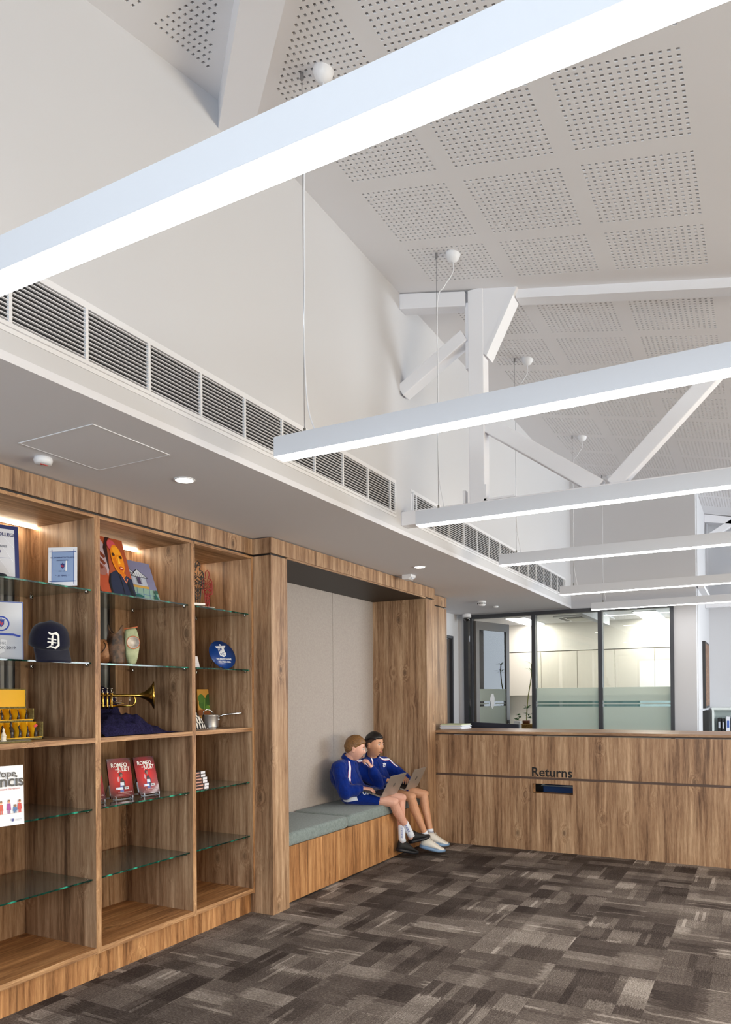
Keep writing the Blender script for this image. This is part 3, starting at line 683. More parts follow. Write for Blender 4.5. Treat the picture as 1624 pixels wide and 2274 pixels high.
PIN = flat(170, 172, 176, .2, 1)
for i, (a, b) in enumerate(BAYS):
    o = G().box(XK, XF, a, b, .139, .168).obj('base_shelf', WOODLITY, bc); G().box(XF, XF + .0012, a, b, .139, .168).obj('edge_strip', EDGEY, o)
    o = G().box(XK, XF, a, b, 1.222, 1.247).obj('middle_shelf', WOODY, bc); G().box(XF, XF + .0012, a, b, 1.222, 1.247).obj('edge_strip', EDGEY, o)
    o = G().box(XK, XF, a, b, 2.382, 2.398).obj('top_board', WOODY, bc); G().box(XF, XF + .0012, a, b, 2.382, 2.398).obj('edge_strip', EDGEY, o)
    g = G().box(XK - .012, XK, a, b, .139, 1.247)
    if i < 2: g.box(XK - .012, -3.545, a, b, 2.03, 2.398).box(XK - .012, -3.545, b - (.048 if i == 0 else .115), b, 1.247, 2.03)
    else: g.box(XK - .012, -3.545, a, b, 1.247, 2.398)
    g.obj('back_panel', WOODV, bc)
    G().box(-3.478, -3.466, a, (b - .002) if i < 2 else 3.955, 2.370, 2.382).obj('led_strip', [LEDM], bc)
    for z in (2.004, 1.627, .873, .513):
        g = G().box(-3.543, -3.050, a + .006, b - .006, z, z + .008)
        o = g.obj('glass_shelf', [SHELFG, GEDGE], bc)
        me = o.data
        for p in me.polygons:
            if abs(p.normal.z) < .5: p.material_index = 1
        for xx in (-3.50, -3.075):
            for yy, sg in ((a + .006, 1), (b - .006, -1)):
                pn = G().cyl((xx, yy, z - .006), (xx, yy + sg * .010, z - .006), .006, n=10).cyl((xx, yy + sg * .010, z + .009), (xx, yy + sg * .010, z - .012), .006, n=10)
                pn.obj('shelf_pin', PIN, o)
# window behind the first two bays
w = struct(G().box(-3.70, -3.62, 2.03, 2.06, 1.1, 2.3).box(-3.70, -3.62, 2.632, 2.66, 1.1, 2.3).box(-3.70, -3.64, 2.600, 2.618, 1.1, 2.3).box(-3.70, -3.62, 2.75, 3.02, 1.1, 2.3).box(-3.70, -3.64, 3.255, 3.285, 1.1, 2.3).box(-3.70, -3.62, 3.30, 3.33, 1.1, 2.3)
       .box(-3.72, -3.70, 2.598, 2.66, 1.1, 2.3).box(-3.72, -3.70, 2.75, 3.33, 1.1, 2.3), 'window_6', flat(176, 182, 186, .4))
G().box(-3.75, -3.73, 2.0, 2.60, 1.0, 2.35).obj('roller_blind', flat(236, 236, 232, .8), w)

# bench niche
nc = thing('bench_niche', 'timber laminate seating niche with upholstered back and built-in bench', 'seating niche', (-3.2, 5.43, 0))
G().box(-3.60, -2.883, 4.045, 4.236, 0, 2.398).obj('column', WOODV, nc, bevel=.0015)
G().box(-3.60, -2.883, 6.622, 6.832, 0, 2.398).obj('column', WOODV, nc, bevel=.0015)
G().box(-3.60, -2.883, 4.045, 6.832, 2.412, 2.515).obj('fascia', WOODV, nc)
G().box(-3.60, -2.90, 4.06, 6.81, 2.398, 2.412).obj('shadow_gap', flat(20, 17, 15), nc)
G().box(-3.60, -2.889, 4.236, 6.622, 2.400, 2.4115).obj('soffit_panel', WOODY, nc)
for a, b in ((4.236, 5.030), (5.034, 5.828), (5.832, 6.622)):
    G().box(-3.50, -3.471, a, b, .40, 2.40).obj('back_panel', PANEL, nc, bevel=.003)
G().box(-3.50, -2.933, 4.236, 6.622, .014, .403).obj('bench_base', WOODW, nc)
G().box(-3.50, -2.96, 4.236, 6.622, .0, .014).obj('plinth', flat(14, 13, 12), nc)  # black strip paints the shadow line under the lifted bench
for k, (a, b) in enumerate(((4.238, 5.128), (5.132, 6.618))):
    g = G(); nx, ny = 16, 26; rings = []
    # softly rounded upholstered slab
    x0, x1, z0, z1 = -3.468, -2.922, .404, .500; r = .022
    prof = []
    for cx, cz, s0 in ((x1 - r, z1 - r, 0), (x0 + r, z1 - r, 90), (x0 + r, z0 + r, 180), (x1 - r, z0 + r, 270)):
        for q in range(5):
            an = R(s0 + 90 * q / 4); prof.append((cx + r * math.cos(an), cz + r * math.sin(an)))
    cxm, czm = (x0 + x1) / 2, (z0 + z1) / 2
    for q in range(ny + 1):
        u = q / ny; yy = a + (b - a) * u; e = min(u, 1 - u) * (b - a)
        sc = 1 if e > r else math.sqrt(max(0, 1 - ((r - e) / r) ** 2)) * .25 + .75 if e < r else 1
        ring = []
        for px, pz in prof:
            ring.append(V((cxm + (px - cxm) * (1 - (1 - sc) * .06), yy, czm + (pz - czm) * sc)))
        rings.append(ring)
    # denser rings near both ends for the rounding
    g.loft(rings, 0, True)
    tag(g.obj('seat_cushion', CUSH), ['grey green bench cushion beside the bookcase, nobody sitting on it', 'long grey green bench cushion the two students sit on'][k], 'cushion', 'bench seat cushions')

# tall unit beyond the niche
tc = thing('tall_cabinet', 'narrow tall timber cabinet behind the counter end, next to niche', 'cabinet', (-3.3, 7.2, 0))
G().box(-3.60, -3.055, 6.836, 7.57, 0, 2.398).obj('carcass', WOODV, tc, bevel=.0015)
G().box(-3.60, -3.055, 6.836, 7.57, 2.412, 2.515).obj('fascia', WOODV, tc)
G().box(-3.60, -3.075, 6.836, 7.555, 2.398, 2.412).obj('shadow_gap', flat(20, 17, 15), tc)

# counter
YC = 6.833
ct = thing('reception_counter', 'long timber laminate reception counter with Returns slot', 'counter', (-.6, 7.1, 0))
x0, x1 = -2.885, 2.9
SX0, SX1, SZ0, SZ1 = -1.912, -1.540, .537, .624
o = G().box(x0, x1, YC - .012, 7.50, 1.082, 1.105).obj('worktop', TOPX, ct, bevel=.001)
G().box(x0, x1, YC + .018, 7.45, 1.068, 1.082).obj('groove', flat(74, 58, 48, .5), ct)
G().box(x0, x1, YC, YC + .02, .686, 1.066).obj('upper_front', WOODV, ct)
G().box(x0, x1, YC + .018, YC + .03, .664, .686).obj('groove', flat(92, 72, 62, .5), ct)
g = G().box(x0, SX0, YC, YC + .02, .0, .664).box(SX1, x1, YC, YC + .02, .0, .664).box(SX0, SX1, YC, YC + .02, .0, SZ0).box(SX0, SX1, YC, YC + .02, SZ1, .664)
g.obj('lower_front', WOODV, ct)
g = G().box(SX0 - .012, SX0, YC + .001, YC + .10, SZ0 - .012, SZ1 + .012).box(SX1, SX1 + .012, YC + .001, YC + .10, SZ0 - .012, SZ1 + .012).box(SX0, SX1, YC + .001, YC + .10, SZ0 - .012, SZ0).box(SX0, SX1, YC + .001, YC + .10, SZ1, SZ1 + .012)
g.obj('slot_lining', EDGEY, ct)
G().box(SX0 - .3, SX1 + .3, 7.35, 7.36, .1, 1.0).box(-2.6, -2.58, YC + .03, 7.45, 0, 1.06).box(1.0, 1.02, YC + .03, 7.45, 0, 1.06).obj('inner_panel', flat(60, 54, 48), ct)
wd = .371
o = text('Returns', .118, Matrix.Translation((-1.730 + .6, YC - .0015 - 7.1, .694)) @ Matrix.Rotation(PI / 2, 4, 'X'), flat(18, 17, 18, .4), 'lettering', ct, .001, bold=.0014)
xs = [v.co.x for v in o.data.vertices]; s_ = wd / (max(xs) - min(xs)); cx = (max(xs) + min(xs)) / 2
for v in o.data.vertices: v.co.x = -1.730 + .6 + (v.co.x - cx) * s_
o['label'] = 'black Returns lettering above slot'
bn = thing('returns_trolley', 'blue lined returns trolley seen inside the counter slot', 'book trolley', (-1.7, 7.15, 0))
G().box(-1.86, -1.40, 7.0, 7.28, .30, .588).obj('liner', [flat(8, 50, 100, .7)], bn, bevel=.01)
G().tube([(-1.87, 6.99, .590), (-1.39, 6.99, .590), (-1.39, 7.29, .590), (-1.87, 7.29, .590), (-1.87, 6.99, .590)], .006).obj('top_rim', flat(150, 158, 160, .4), bn)
for xx in (-1.84, -1.42):
    for yy in (7.03, 7.25): G().cyl((xx, yy, 0), (xx, yy, .3), .012, n=8).obj('leg', flat(120, 120, 122, .3, 1), bn)
# things on the counter top
pa = at(1009, 1613, 'y', 7.2)
for k in range(6):
    dx = [0, .006, -.004, .008, -.002, .004][k]; x = -2.832
    z = 1.105 + .0085 * k
    g = G().box(x - .115 + dx, x + .115 + dx, 7.10 + dx, 7.38 + dx, z, z + .0080)
    tag(g.obj('magazine', [flat(*[(236, 238, 244), (228, 232, 240), (240, 240, 244), (214, 222, 234), (232, 230, 226), (196, 206, 170)][k])], bevel=.001),
        ['lowest white magazine of stack on counter end', 'second lowest white magazine of the counter stack', 'white magazine third from the bottom of the stack', 'bluish magazine third from the top of stack', 'white magazine just under the green-covered one', 'magazine with green cover topping the counter stack'][k], 'magazine', 'magazines stacked on the counter')
t = thing('computer_monitor', 'dark monitor just peeking over the counter beside magazine stack', 'monitor', (-2.42, 7.62, .75))
a = at(1040, 1603, 'y', 7.62); b = at(1154, 1607, 'y', 7.62)
G().prism([(a.x, 7.60, a.z), (b.x, 7.60, b.z - .005), (b.x, 7.60, .82), (a.x, 7.60, .82)], (0, .035, 0)).obj('casing', flat(34, 38, 52, .35), t, bevel=.004)
G().bx(((a.x + b.x) / 2, 7.66, .80), (.05, .04, .12)).bx(((a.x + b.x) / 2, 7.66, .755), (.22, .18, .012)).obj('stand', BLACK, t)
tag(G().box(-2.8, 1.6, 7.46, 7.95, .71, .745).box(-2.8, -2.77, 7.46, 7.95, 0, .71).box(1.57, 1.6, 7.46, 7.95, 0, .71).obj('staff_desk', [TOPX]), 'staff worktop hidden behind the reception counter', 'desk')

# ================================================================== PROPS
def plane_mats(): pass
class Card:
    """a cover of width w and height h lying in the local XZ plane, front towards -Y"""
    def __init__(s, w, h, th): s.w, s.h, s.th = w, h, th; s.g = G(); s.m = []; s.k = 0
    def mat(s, c, rough=.35):
        m = c if isinstance(c, bpy.types.Material) else flat(c[0], c[1], c[2], rough)
        if m not in s.m: s.m.append(m)
        return s.m.index(m)
    def body(s, c, rough=.35): s.g.box(-s.w / 2, s.w / 2, 0, s.th, 0, s.h, s.mat(c, rough)); return s
    def p(s, pts, c, rough=.35, new=True):
        if new: s.k += 1
        y = -.00025 * s.k; s.g.poly([((u - .5) * s.w, y, v * s.h) for u, v in pts], s.mat(c, rough)); return s
    def r(s, u0, v0, u1, v1, c, rough=.35): return s.p([(u0, v0), (u1, v0), (u1, v1), (u0, v1)], c, rough)
    def e(s, u, v, ru, rv, c, n=20, rough=.35): return s.p([(u + ru * math.cos(2 * PI * i / n), v + rv * math.sin(2 * PI * i / n)) for i in range(n)], c, rough)
    def line(s, pts, wd, c, closed=False):
        s.k += 1; y = -.00025 * s.k; pts = [((u - .5) * s.w, v * s.h) for u, v in pts]
        if closed: pts.append(pts[0])
        for a, b in zip(pts, pts[1:]):
            dx, dz = b[0] - a[0], b[1] - a[1]; L = math.hypot(dx, dz) or 1; nx, nz = -dz / L * wd / 2, dx / L * wd / 2
            s.g.poly([(a[0] + nx, y, a[1] + nz), (b[0] + nx, y, b[1] + nz), (b[0] - nx, y, b[1] - nz), (a[0] - nx, y, a[1] - nz)], s.mat(c))
        return s
    def txt(s, st, size, u, v, c, parent, name='lettering', sx=1.0, bold=0.0, align='CENTER'):
        s.k += 1
        return text(st, size, Matrix.Translation(((u - .5) * s.w, -.00025 * s.k - .0003, v * s.h)) @ Matrix.Rotation(PI / 2, 4, 'X'), s.mm(c), name, parent, .0002, align, sx, bold)
    def mm(s, c): return c if isinstance(c, bpy.types.Material) else flat(c[0], c[1], c[2], .4)
def stand(name, label, cat, loc, ang, lean, group=None, tilt=0):
    """Empty at the foot of a leaning flat thing; ang = direction its face looks, lean = degrees back"""
    t = thing(name, label, cat, loc, 0, group)
    t.rotation_euler = (Matrix.Rotation(R(ang) + PI / 2, 4, 'Z') @ Matrix.Rotation(-R(lean), 4, 'X') @ Matrix.Rotation(R(tilt), 4, 'Y')).to_euler()
    return t
def crest(c, u, v, s, col1, col2):
    """small shield crest: crossbar, shield, pennant"""
    k = s * c.w / c.h
    c.p([(u - s * .5, v + k * .55), (u + s * .5, v + k * .55), (u + s * .4, v + k * .42), (u - s * .4, v + k * .42)], col1)
    c.p([(u - s * .36, v + k * .42), (u + s * .36, v + k * .42), (u + s * .34, v - k * .1), (u, v - k * .5), (u - s * .34, v - k * .1)], col1)
    c.p([(u - s * .2, v + k * .3), (u - s * .03, v + k * .3), (u - s * .03, v - k * .1), (u - s * .2, v - k * .1)], col2)
    c.p([(u + s * .05, v + k * .1), (u + s * .24, v + k * .2), (u + s * .2, v - k * .1), (u + s * .02, v - k * .28)], col2)
    c.e(u, v + k * .66, s * .09, k * .09, col1)

ZG1, ZG2, ZM, ZG3, ZG4 = 2.012, 1.635, 1.247, .881, .521
# --- bay one, top: commemorative book in plastic sleeve
t = stand('commemorative_book', 'large grey commemorative book with navy border in creased plastic sleeve', 'book', (-3.165, 2.20, ZG1), -20, 4, tilt=0)
c = Card(.27, .262, .012).body((208, 208, 214)); c.r(0, 0, 1, 1, (30, 40, 96)); c.r(.07, .07, .93, .93, (206, 207, 214))
c.r(.10, .10, .33, .30, (20, 22, 52)); c.line([(.36, .40), (.88, .40)], .0015, (140, 146, 178)); c.line([(.62, .10), (.62, .40)], .0015, (140, 146, 178))
for q in ((.2, .95, .85, .12), (.45, .92, .9, .35), (.1, .75, .6, .1), (.55, .95, .92, .6)):
    c.line([(q[0], q[1]), (q[0] + (q[2] - q[0]) * .5, q[1] + (q[3] - q[1]) * .42), (q[2], q[3])], .0016, (236, 238, 244))
c.g.obj('cover', c.m, t, local=True, fix=False)
c.txt('ST DOMINIC\'S COLLEGE', .0225, .5, .80, (22, 32, 92), t, bold=.0004); c.txt('PENRITH', .0235, .5, .69, (22, 32, 92), t, bold=.0004)
c.txt('THE FIRST TWO DECADES', .014, .5, .59, (90, 94, 110), t); c.txt('1959    1978', .021, .5, .48, (22, 32, 92), t, bold=.0004)
# booklet
p = at(139, 1301, 'z', ZG1)
t = stand('anniversary_booklet', 'white and pale blue school booklet leaning at bay side', 'booklet', (p.x, p.y, ZG1), -57, 8, tilt=-2)
c = Card(.140, .200, .004).body((226, 230, 238)); c.r(.12, .10, .88, .88, (140, 164, 204))
for a, b in (((.13, .04), (.13, .94)), ((.89, .04), (.89, .94)), ((.04, .12), (.97, .12)), ((.04, .88), (.97, .88))): c.line([a, b], .003, (40, 66, 138))
crest(c, .5, .50, .18, (34, 48, 110), (190, 60, 70)); c.p([(.60, .36), (.66, .38), (.65, .66), (.61, .64)], (244, 246, 250))
c.g.obj('cover', c.m, t, local=True, fix=False)
c.txt("ST. DOMINIC'S COLLEGE", .0105, .5, .71, (40, 52, 110), t); c.txt('KINGSWOOD', .009, .5, .64, (40, 52, 110), t); c.txt('1959 - 1984', .008, .5, .36, (40, 52, 110), t); c.txt('*  25 YEARS  *', .011, .5, .24, (40, 52, 110), t)
# unidentified black round-shouldered piece, modelled like a hat, at the left of the top shelf
t = thing('hat_shaped_object', 'dark navy hat-shaped object lying in front of the commemorative book', 'hat', (-3.10, 2.14, ZG1))
G().lathe([(.001, .0), (.085, .0), (.087, .006), (.05, .012), (.046, .05), (.034, .066), (.001, .07)], (-3.10, 2.14, ZG1)).obj('dark_body', CAPF, t)
# certificate, second shelf
p = at(2, 1466, 'z', ZG2)
t = stand('certificate_folder', 'grey presentation folder with blue ring crest, cut off at picture edge', 'folder', (p.x - .02, p.y, ZG2), -35, 4)
c = Card(.22, .285, .008).body((214, 216, 222)); c.line([(0.01, .01), (.99, .01), (.99, .99), (.01, .99)], .004, (60, 84, 160), True)
c.e(.56, .62, .165, .127, (30, 66, 178), 40); c.e(.56, .62, .135, .104, (214, 216, 222), 40); crest(c, .56, .62, .17, (40, 60, 150), (200, 60, 70))
c.p([(.24, .47), (.80, .455), (.95, .42), (.92, .395), (.80, .42), (.25, .435)], (30, 66, 178))
c.p([(.55, .36), (.68, .34), (.62, .14), (.50, .10)], (242, 244, 248))
c.g.obj('cover', c.m, t, local=True, fix=False)
c.txt('COLLEGE', .016, .5, .27, (90, 94, 110), t); c.txt('YEARBOOK 2019', .020, .5, .19, (70, 74, 90), t)
# cap
p = at(117, 1466, 'z', ZG2)
t = thing('baseball_cap', 'navy baseball cap with white gothic letter on a small stand', 'cap', (p.x - .03, p.y, ZG2), R(-27))
G().lathe([(.034, 0), (.034, .05), (.045, .055), (.045, .06)], (0, 0, 0)).obj('stand', flat(24, 30, 62, .4), t, local=True)
g = G(); rings = []
for k in range(13):
    ph = R(90 * k / 12); rr = math.cos(ph); zz = math.sin(ph)
    ring = []
    for i in range(32):
        th = 2 * PI * i / 32; x, y = math.cos(th), math.sin(th)
        fr = max(0, x)
        rx = .098 * (rr ** .62); hh = .112 + .012 * fr
        flare = 1 + .05 * (1 - zz) * (1 if fr > 0 else 1.5)
        ring.append(V((x * rx * flare, y * rx * .93, .062 + hh * (zz ** .9) * (1 - .12 * (x < -.2) * abs(x)))))
    rings.append(ring)
g.loft(rings, 0, True, False); g.add([rings[-1][i] for i in range(32)], [tuple(range(32))])
g.sph((0, 0, .176), .007)
cr = g.obj('crown', CAPF, t, local=True); sd = cr.modifiers.new('solid', 'SOLIDIFY'); sd.thickness = .003
g = G(); n = 15; m = 7; vs = []
for j in range(m):
    for i in range(n):
        a = R(-62 + 124 * i / (n - 1)); r0 = .093; u = j / (m - 1)
        x = r0 * math.cos(a) + u * .098 * math.cos(a * .55); y = r0 * math.sin(a) * .96
        vs.append(V((x, y, .066 - u * .040 - .30 * (y * y) / .09 * .1 + (-.018 * u) * (abs(y) / .09) ** 2)))
fs = [(j * n + i, j * n + i + 1, (j + 1) * n + i + 1, (j + 1) * n + i) for j in range(m - 1) for i in range(n - 1)]
g.add(vs, fs, 0, True); br = g.obj('brim', CAPF, t, local=True); sd = br.modifiers.new('solid', 'SOLIDIFY'); sd.thickness = .003
Mcap = Matrix.Translation((0, 0, .012)) @ Matrix.Rotation(R(16), 4, 'Y')
cr.matrix_basis = Mcap; br.matrix_basis = Mcap
# gothic letter, laid onto the crown
g = G(); Dp = [[(-.030, .040), (-.012, .034), (.014, .040), (.026, .026), (.026, -.022), (.008, -.038), (-.014, -.030), (-.034, -.036), (-.018, -.022), (.004, -.028), (.016, -.018), (.016, .022), (.006, .030), (-.012, .026), (-.026, .030)],
               [(-.012, .022), (-.004, .026), (-.004, -.020), (-.014, -.022)], [(-.030, .012), (.010, .008), (.010, .003), (-.030, .006)], [(-.030, -.003), (.010, -.006), (.010, -.011), (-.030, -.009)]]
def oncap(u, v, e=.0035):
    th = u / .095; zz = min(.98, max(.02, (.105 + v - .062) / .124)); ph = math.asin(zz ** (1 / .9)); rx = .098 * (math.cos(ph) ** .62)
    fl = 1 + .05 * (1 - math.sin(ph)); return V(((rx * fl + e) * math.cos(th), (rx * .93 + e) * math.sin(th), .105 + v))
for q in Dp: g.poly([oncap(u, v) for u, v in q])
o = g.obj('gothic_letter', flat(232, 230, 224, .7), t, local=True, fix=False)
o.matrix_basis = Mcap; o['label'] = 'white gothic letter D'
bm = bmesh.new(); bm.from_mesh(o.data); bmesh.ops.triangulate(bm, faces=bm.faces); bm.to_mesh(o.data); bm.free()

# --- chess box
YEL = flat(236, 178, 8, .6, name='yellow_satin'); YELD = flat(210, 140, 6, .5, name='gold_satin'); GOLD = fabric('gold_brocade', rgb(70, 62, 30), rgb(150, 136, 84), 200, .5)
p = at(96, 1641, 'z', ZM)
xr, yr = -3.20, at(96, 1640, 'x', -3.20).y
t = thing('chess_box', 'open gold brocade chess box lined in yellow satin, dark pieces inside', 'chess set', (xr - .09, yr - .2, ZM))
def tier(x0, x1, z0, z1, n, y1):
    y0 = y1 - .0 - .42
    g = G().box(x0, x1, y0, y1, z0, z0 + .008, 0).box(x0, x1, y0, y0 + .005, z0, z1, 0).box(x0, x1, y1 - .005, y1, z0, z1, 0).box(x0, x0 + .005, y0, y1, z0, z1, 0)
    g.box(x0 + .005, x0 + .009, y0 + .005, y1 - .005, z0 + .006, z1, 1)
    g.box(x0 + .005, x1, y0 + .005, y1 - .005, z0 + .008, z0 + .012, 1)
    cw = .41 / n
    for k in range(1, n + 1):
        yy = y1 - .005 - cw * k; rings = []
        vs = []
        for j in range(7):
            u = j / 6
            for i in range(4): vs.append((x0 + .008 + (x1 - x0 - .008) * i / 3, yy + .004 * math.sin(u * 5 + i + k), z0 + .010 + (z1 - z0 - .010) * u))
        g.add(vs, [(j * 4 + i, j * 4 + i + 1, (j + 1) * 4 + i + 1, (j + 1) * 4 + i) for j in range(6) for i in range(3)], 1, True)
    g.obj('satin_tray', [GOLD, YEL, YELD], t)
    return [(x0 + .032, y1 - .005 - cw * (k + .5), z0 + .012) for k in range(n)]
s1 = tier(xr - .055, xr, ZM + .003, ZM + .088, 9, yr)
s2 = tier(xr - .115, xr - .058, ZM + .090, ZM + .155, 9, yr - .008)
G().box(xr - .125, xr - .116, yr - .425, yr - .01, ZM + .003, ZM + .255, 0).box(xr - .116, xr - .113, yr - .42, yr - .018, ZM + .165, ZM + .250, 1).obj('lid', [GOLD, YEL], t)
G().bx((xr + .001, yr - .045, ZM + .070), (.003, .02, .012), M=Matrix.Rotation(R(25), 3, 'X')).obj('ribbon', flat(200, 24, 24), t)
EB = flat(44, 34, 34, .35, name='dark_resin'); IV = flat(226, 216, 196, .5, name='ivory_resin')
def chessman(loc, h, mat, label, grp, name='chess_piece'):
    w = h * .2
    g = G(); x, y, z = loc
    g.lathe([(w * 1.05, 0), (w * 1.1, h * .06), (w * .8, h * .12), (w * .95, h * .3), (w * .8, h * .5), (w * .55, h * .66), (w * .28, h * .72), (w * .42, h * .80), (w * .40, h * .88), (w * .16, h * .97), (.001, h)], (x, y, z), 12)
    g.ell((x + w * .5, y, z + h * .42), ((w * .5, 0, 0), (0, w * .9, 0), (0, 0, h * .1)), 0, 10, 6)
    return tag(g.obj(name, mat), label, 'chess piece', grp)
wh = ['at right end', 'second from right', 'third from right', 'fourth from right', 'fifth from right', 'sixth from right', 'seventh from right', 'eighth from right', 'leftmost']
for k, q in enumerate(s1[:7]): chessman(q, [.056, .054, .060, .078, .062, .056, .058][k], EB, 'dark carved chess figure in the lower tray, ' + wh[k], 'dark chess pieces')
for k, q in enumerate(s2[:7]): chessman(q, .050, EB, 'dark carved chess pawn in the upper tray, ' + wh[k], 'dark chess pieces')
p = at(8, 1648, 'x', -3.12)
tag(G().prism([(xr + .02, yr - .52, ZM), (xr + .12, yr - .52, ZM), (xr + .12, yr - .16, ZM), (xr + .03, yr - .10, ZM)], (0, 0, .006)).obj('box_lid', GOLD), 'flat grey gold brocade board lying before the chess box', 'board')
q = at(8, 1648, 'x', xr + .07); chessman((xr + .07, q.y, ZM + .006), .062, IV, 'ivory carved chess figure standing before the yellow box', 'ivory chess pieces')

# --- picture book
p = at(54, 1829, 'z', ZG3)
ang = -12; wv_ = V((-math.sin(R(ang)), math.cos(R(ang)), 0))
W_ = .27
t = stand('picture_book', 'white picture book with drawn children, standing on glass shelf', 'book', V((p.x, p.y, ZG3)) - wv_ * (W_ / 2), ang, 2)
c = Card(W_, .268, .012).body((236, 237, 242)); 
c.line([(.0, .98), (1, .99)], .001, (190, 190, 196))
for u, cc, hh, sk in ((.50, (40, 90, 60), .17, (180, 120, 80)), (.62, (196, 60, 40), .20, (220, 160, 120)), (.745, (150, 30, 140), .21, (214, 140, 100)), (.845, (20, 100, 160), .13, (120, 80, 50)), (.92, (190, 24, 30), .20, (200, 120, 80))):
    b = .20
    c.p([(u - .036, b + hh * .3), (u + .036, b + hh * .3), (u + .026, b + hh * .82), (u - .026, b + hh * .82)], cc); c.p([(u - .022, b), (u - .006, b), (u - .006, b + hh * .35), (u - .022, b + hh * .35)], cc)
    c.p([(u + .006, b), (u + .022, b), (u + .022, b + hh * .35), (u + .006, b + hh * .35)], cc); c.e(u, b + hh * .97, .020, .024, sk); c.p([(u - .021, b + hh * .99), (u + .021, b + hh * .99), (u + .014, b + hh * 1.12), (u - .014, b + hh * 1.12)], (110, 60, 30))
c.line([(.4, .195), (.98, .205)], .0008, (196, 170, 150)); crest(c, .80, .085, .05, (40, 60, 140), (40, 60, 140)); c.r(.86, .07, .95, .08, (190, 194, 206)); c.r(.86, .09, .95, .10, (190, 194, 206))
c.g.obj('cover', c.m, t, local=True, fix=False)
c.txt('Dear Pope', .045, .50, .82, (44, 44, 48), t, bold=.0004); c.txt('Francis', .072, .62, .66, (44, 44, 48), t, bold=.0012); c.txt('Letters from Children Around the World', .0125, .53, .60, (190, 70, 70), t)
c.txt('A picture book', .012, .35, .09, (200, 110, 100), t)

# --- bay two top: two paintings
p = at(303, 1322, 'z', ZG1)
wv_ = V((0, 1, 0)); W_ = .245
t = stand('portrait_painting', 'unframed painting of orange-faced man in dark suit, leaning on shelf', 'painting', V((-3.075, at(303, 1322, 'x', -3.075).y, ZG1)) - wv_ * (W_ / 2), 0, 19)
c = Card(W_, .345, .012).body((150, 70, 44), .6)
c.r(0, 0, 1, 1, (160, 76, 46)); c.p([(0, .25), (.25, .2), (.40, .45), (.45, .8), (.3, 1), (0, 1)], (178, 158, 166)); c.p([(0, 0), (.35, 0), (.3, .35), (0, .45)], (168, 74, 44)); c.e(.16, .40, .15, .10, (150, 100, 92))
for a, b, d_ in (((.02, .92), (.24, .80), .02), ((.0, .84), (.34, .62), .022), ((.0, .72), (.30, .50), .022), ((.0, .62), (.2, .42), .02), ((.08, .98), (.22, .92), .016)): c.line([a, b], d_, (116, 50, 28))
c.p([(.38, .38), (.5, .92), (.62, 1), (.5, 1), (.36, .8)], (46, 24, 22))
c.p([(.28, 0), (.27, .2), (.36, .34), (.56, .42), (.72, .40), (1, .30), (1, 0)], (34, 42, 66)); c.p([(.28, 0), (.27, .2), (.36, .34), (.40, .35), (.33, .18), (.33, 0)], (16, 16, 22)); c.line([(.62, .42), (.66, .22), (.66, 0)], .006, (12, 12, 16))
c.p([(.70, .36), (.80, .22), (.90, .34)], (50, 56, 78)); c.p([(.80, .24), (.85, .30), (.98, .0), (.86, .0)], (18, 26, 34)); c.line([(.66, .42), (.79, .22), (.86, .30)], .005, (226, 130, 90))
c.e(.62, .86, .13, .10, (196, 80, 90)); c.e(.70, .62, .175, .26, (226, 136, 24), 28); c.p([(.56, .62), (.62, .42), (.76, .30), (.84, .36), (.70, .46), (.64, .66)], (206, 112, 16)); c.p([(.60, .82), (.78, .86), (.84, .72), (.64, .70)], (236, 160, 40))
c.e(.60, .70, .045, .030, (60, 34, 22)); c.e(.80, .67, .045, .028, (60, 34, 22)); c.p([(.72, .70), (.76, .56), (.69, .54)], (246, 188, 60)); c.e(.745, .47, .065, .034, (164, 40, 30)); c.e(.745, .475, .040, .014, (240, 190, 150))
c.g.obj('canvas', c.m, t, local=True, fix=False)
p = at(357, 1333, 'z', ZG1)
t = stand('house_painting', 'unframed painting of gabled grey house under violet sky', 'painting', V((-3.115, at(357, 1333, 'x', -3.115).y, ZG1)) - wv_ * (.34 / 2), 0, 22)
c = Card(.34, .25, .012).body((118, 122, 146), .6)
c.r(0, .30, 1, 1, (122, 122, 152)); c.p([(0, .8), (.5, 1), (0, 1)], (150, 150, 176)); c.p([(0, 0), (1, 0), (1, .28), (0, .34)], (132, 162, 148)); c.r(.1, .30, .82, .36, (190, 150, 70))
for u in (.2, .34, .48, .62, .76): c.line([(u, .0), (u + .05, .30)], .0022, (60, 90, 160))
c.line([(.1, .16), (1, .12)], .0022, (60, 90, 160)); c.line([(.1, .06), (1, .04)], .0022, (60, 90, 160))
c.p([(.22, .36), (.52, .36), (.52, .68), (.22, .68)], (160, 166, 182)); c.p([(.50, .36), (.80, .36), (.80, .60), (.50, .60)], (176, 182, 196)); c.p([(.18, .66), (.36, .86), (.56, .66)], (196, 200, 210)); c.p([(.46, .58), (.64, .78), (.84, .58)], (206, 210, 218))
for ln in (([(.18, .66), (.36, .86), (.56, .66), (.18, .66)]), ([(.46, .58), (.64, .78), (.84, .58), (.46, .58)])): c.line(ln, .0035, (24, 24, 30))
for k in range(6): c.line([(.24 + k * .045, .66), (.24 + k * .045, .70 + .1 * (1 - abs(k - 2.5) / 3))], .0018, (30, 30, 36)); c.line([(.52 + k * .045, .58), (.52 + k * .045, .62 + .1 * (1 - abs(k - 2.5) / 3))], .0018, (30, 30, 36))
for u in (.30, .34, .38, .42, .56, .66, .78): c.line([(u, .38), (u, .58)], .002, (24, 24, 30))
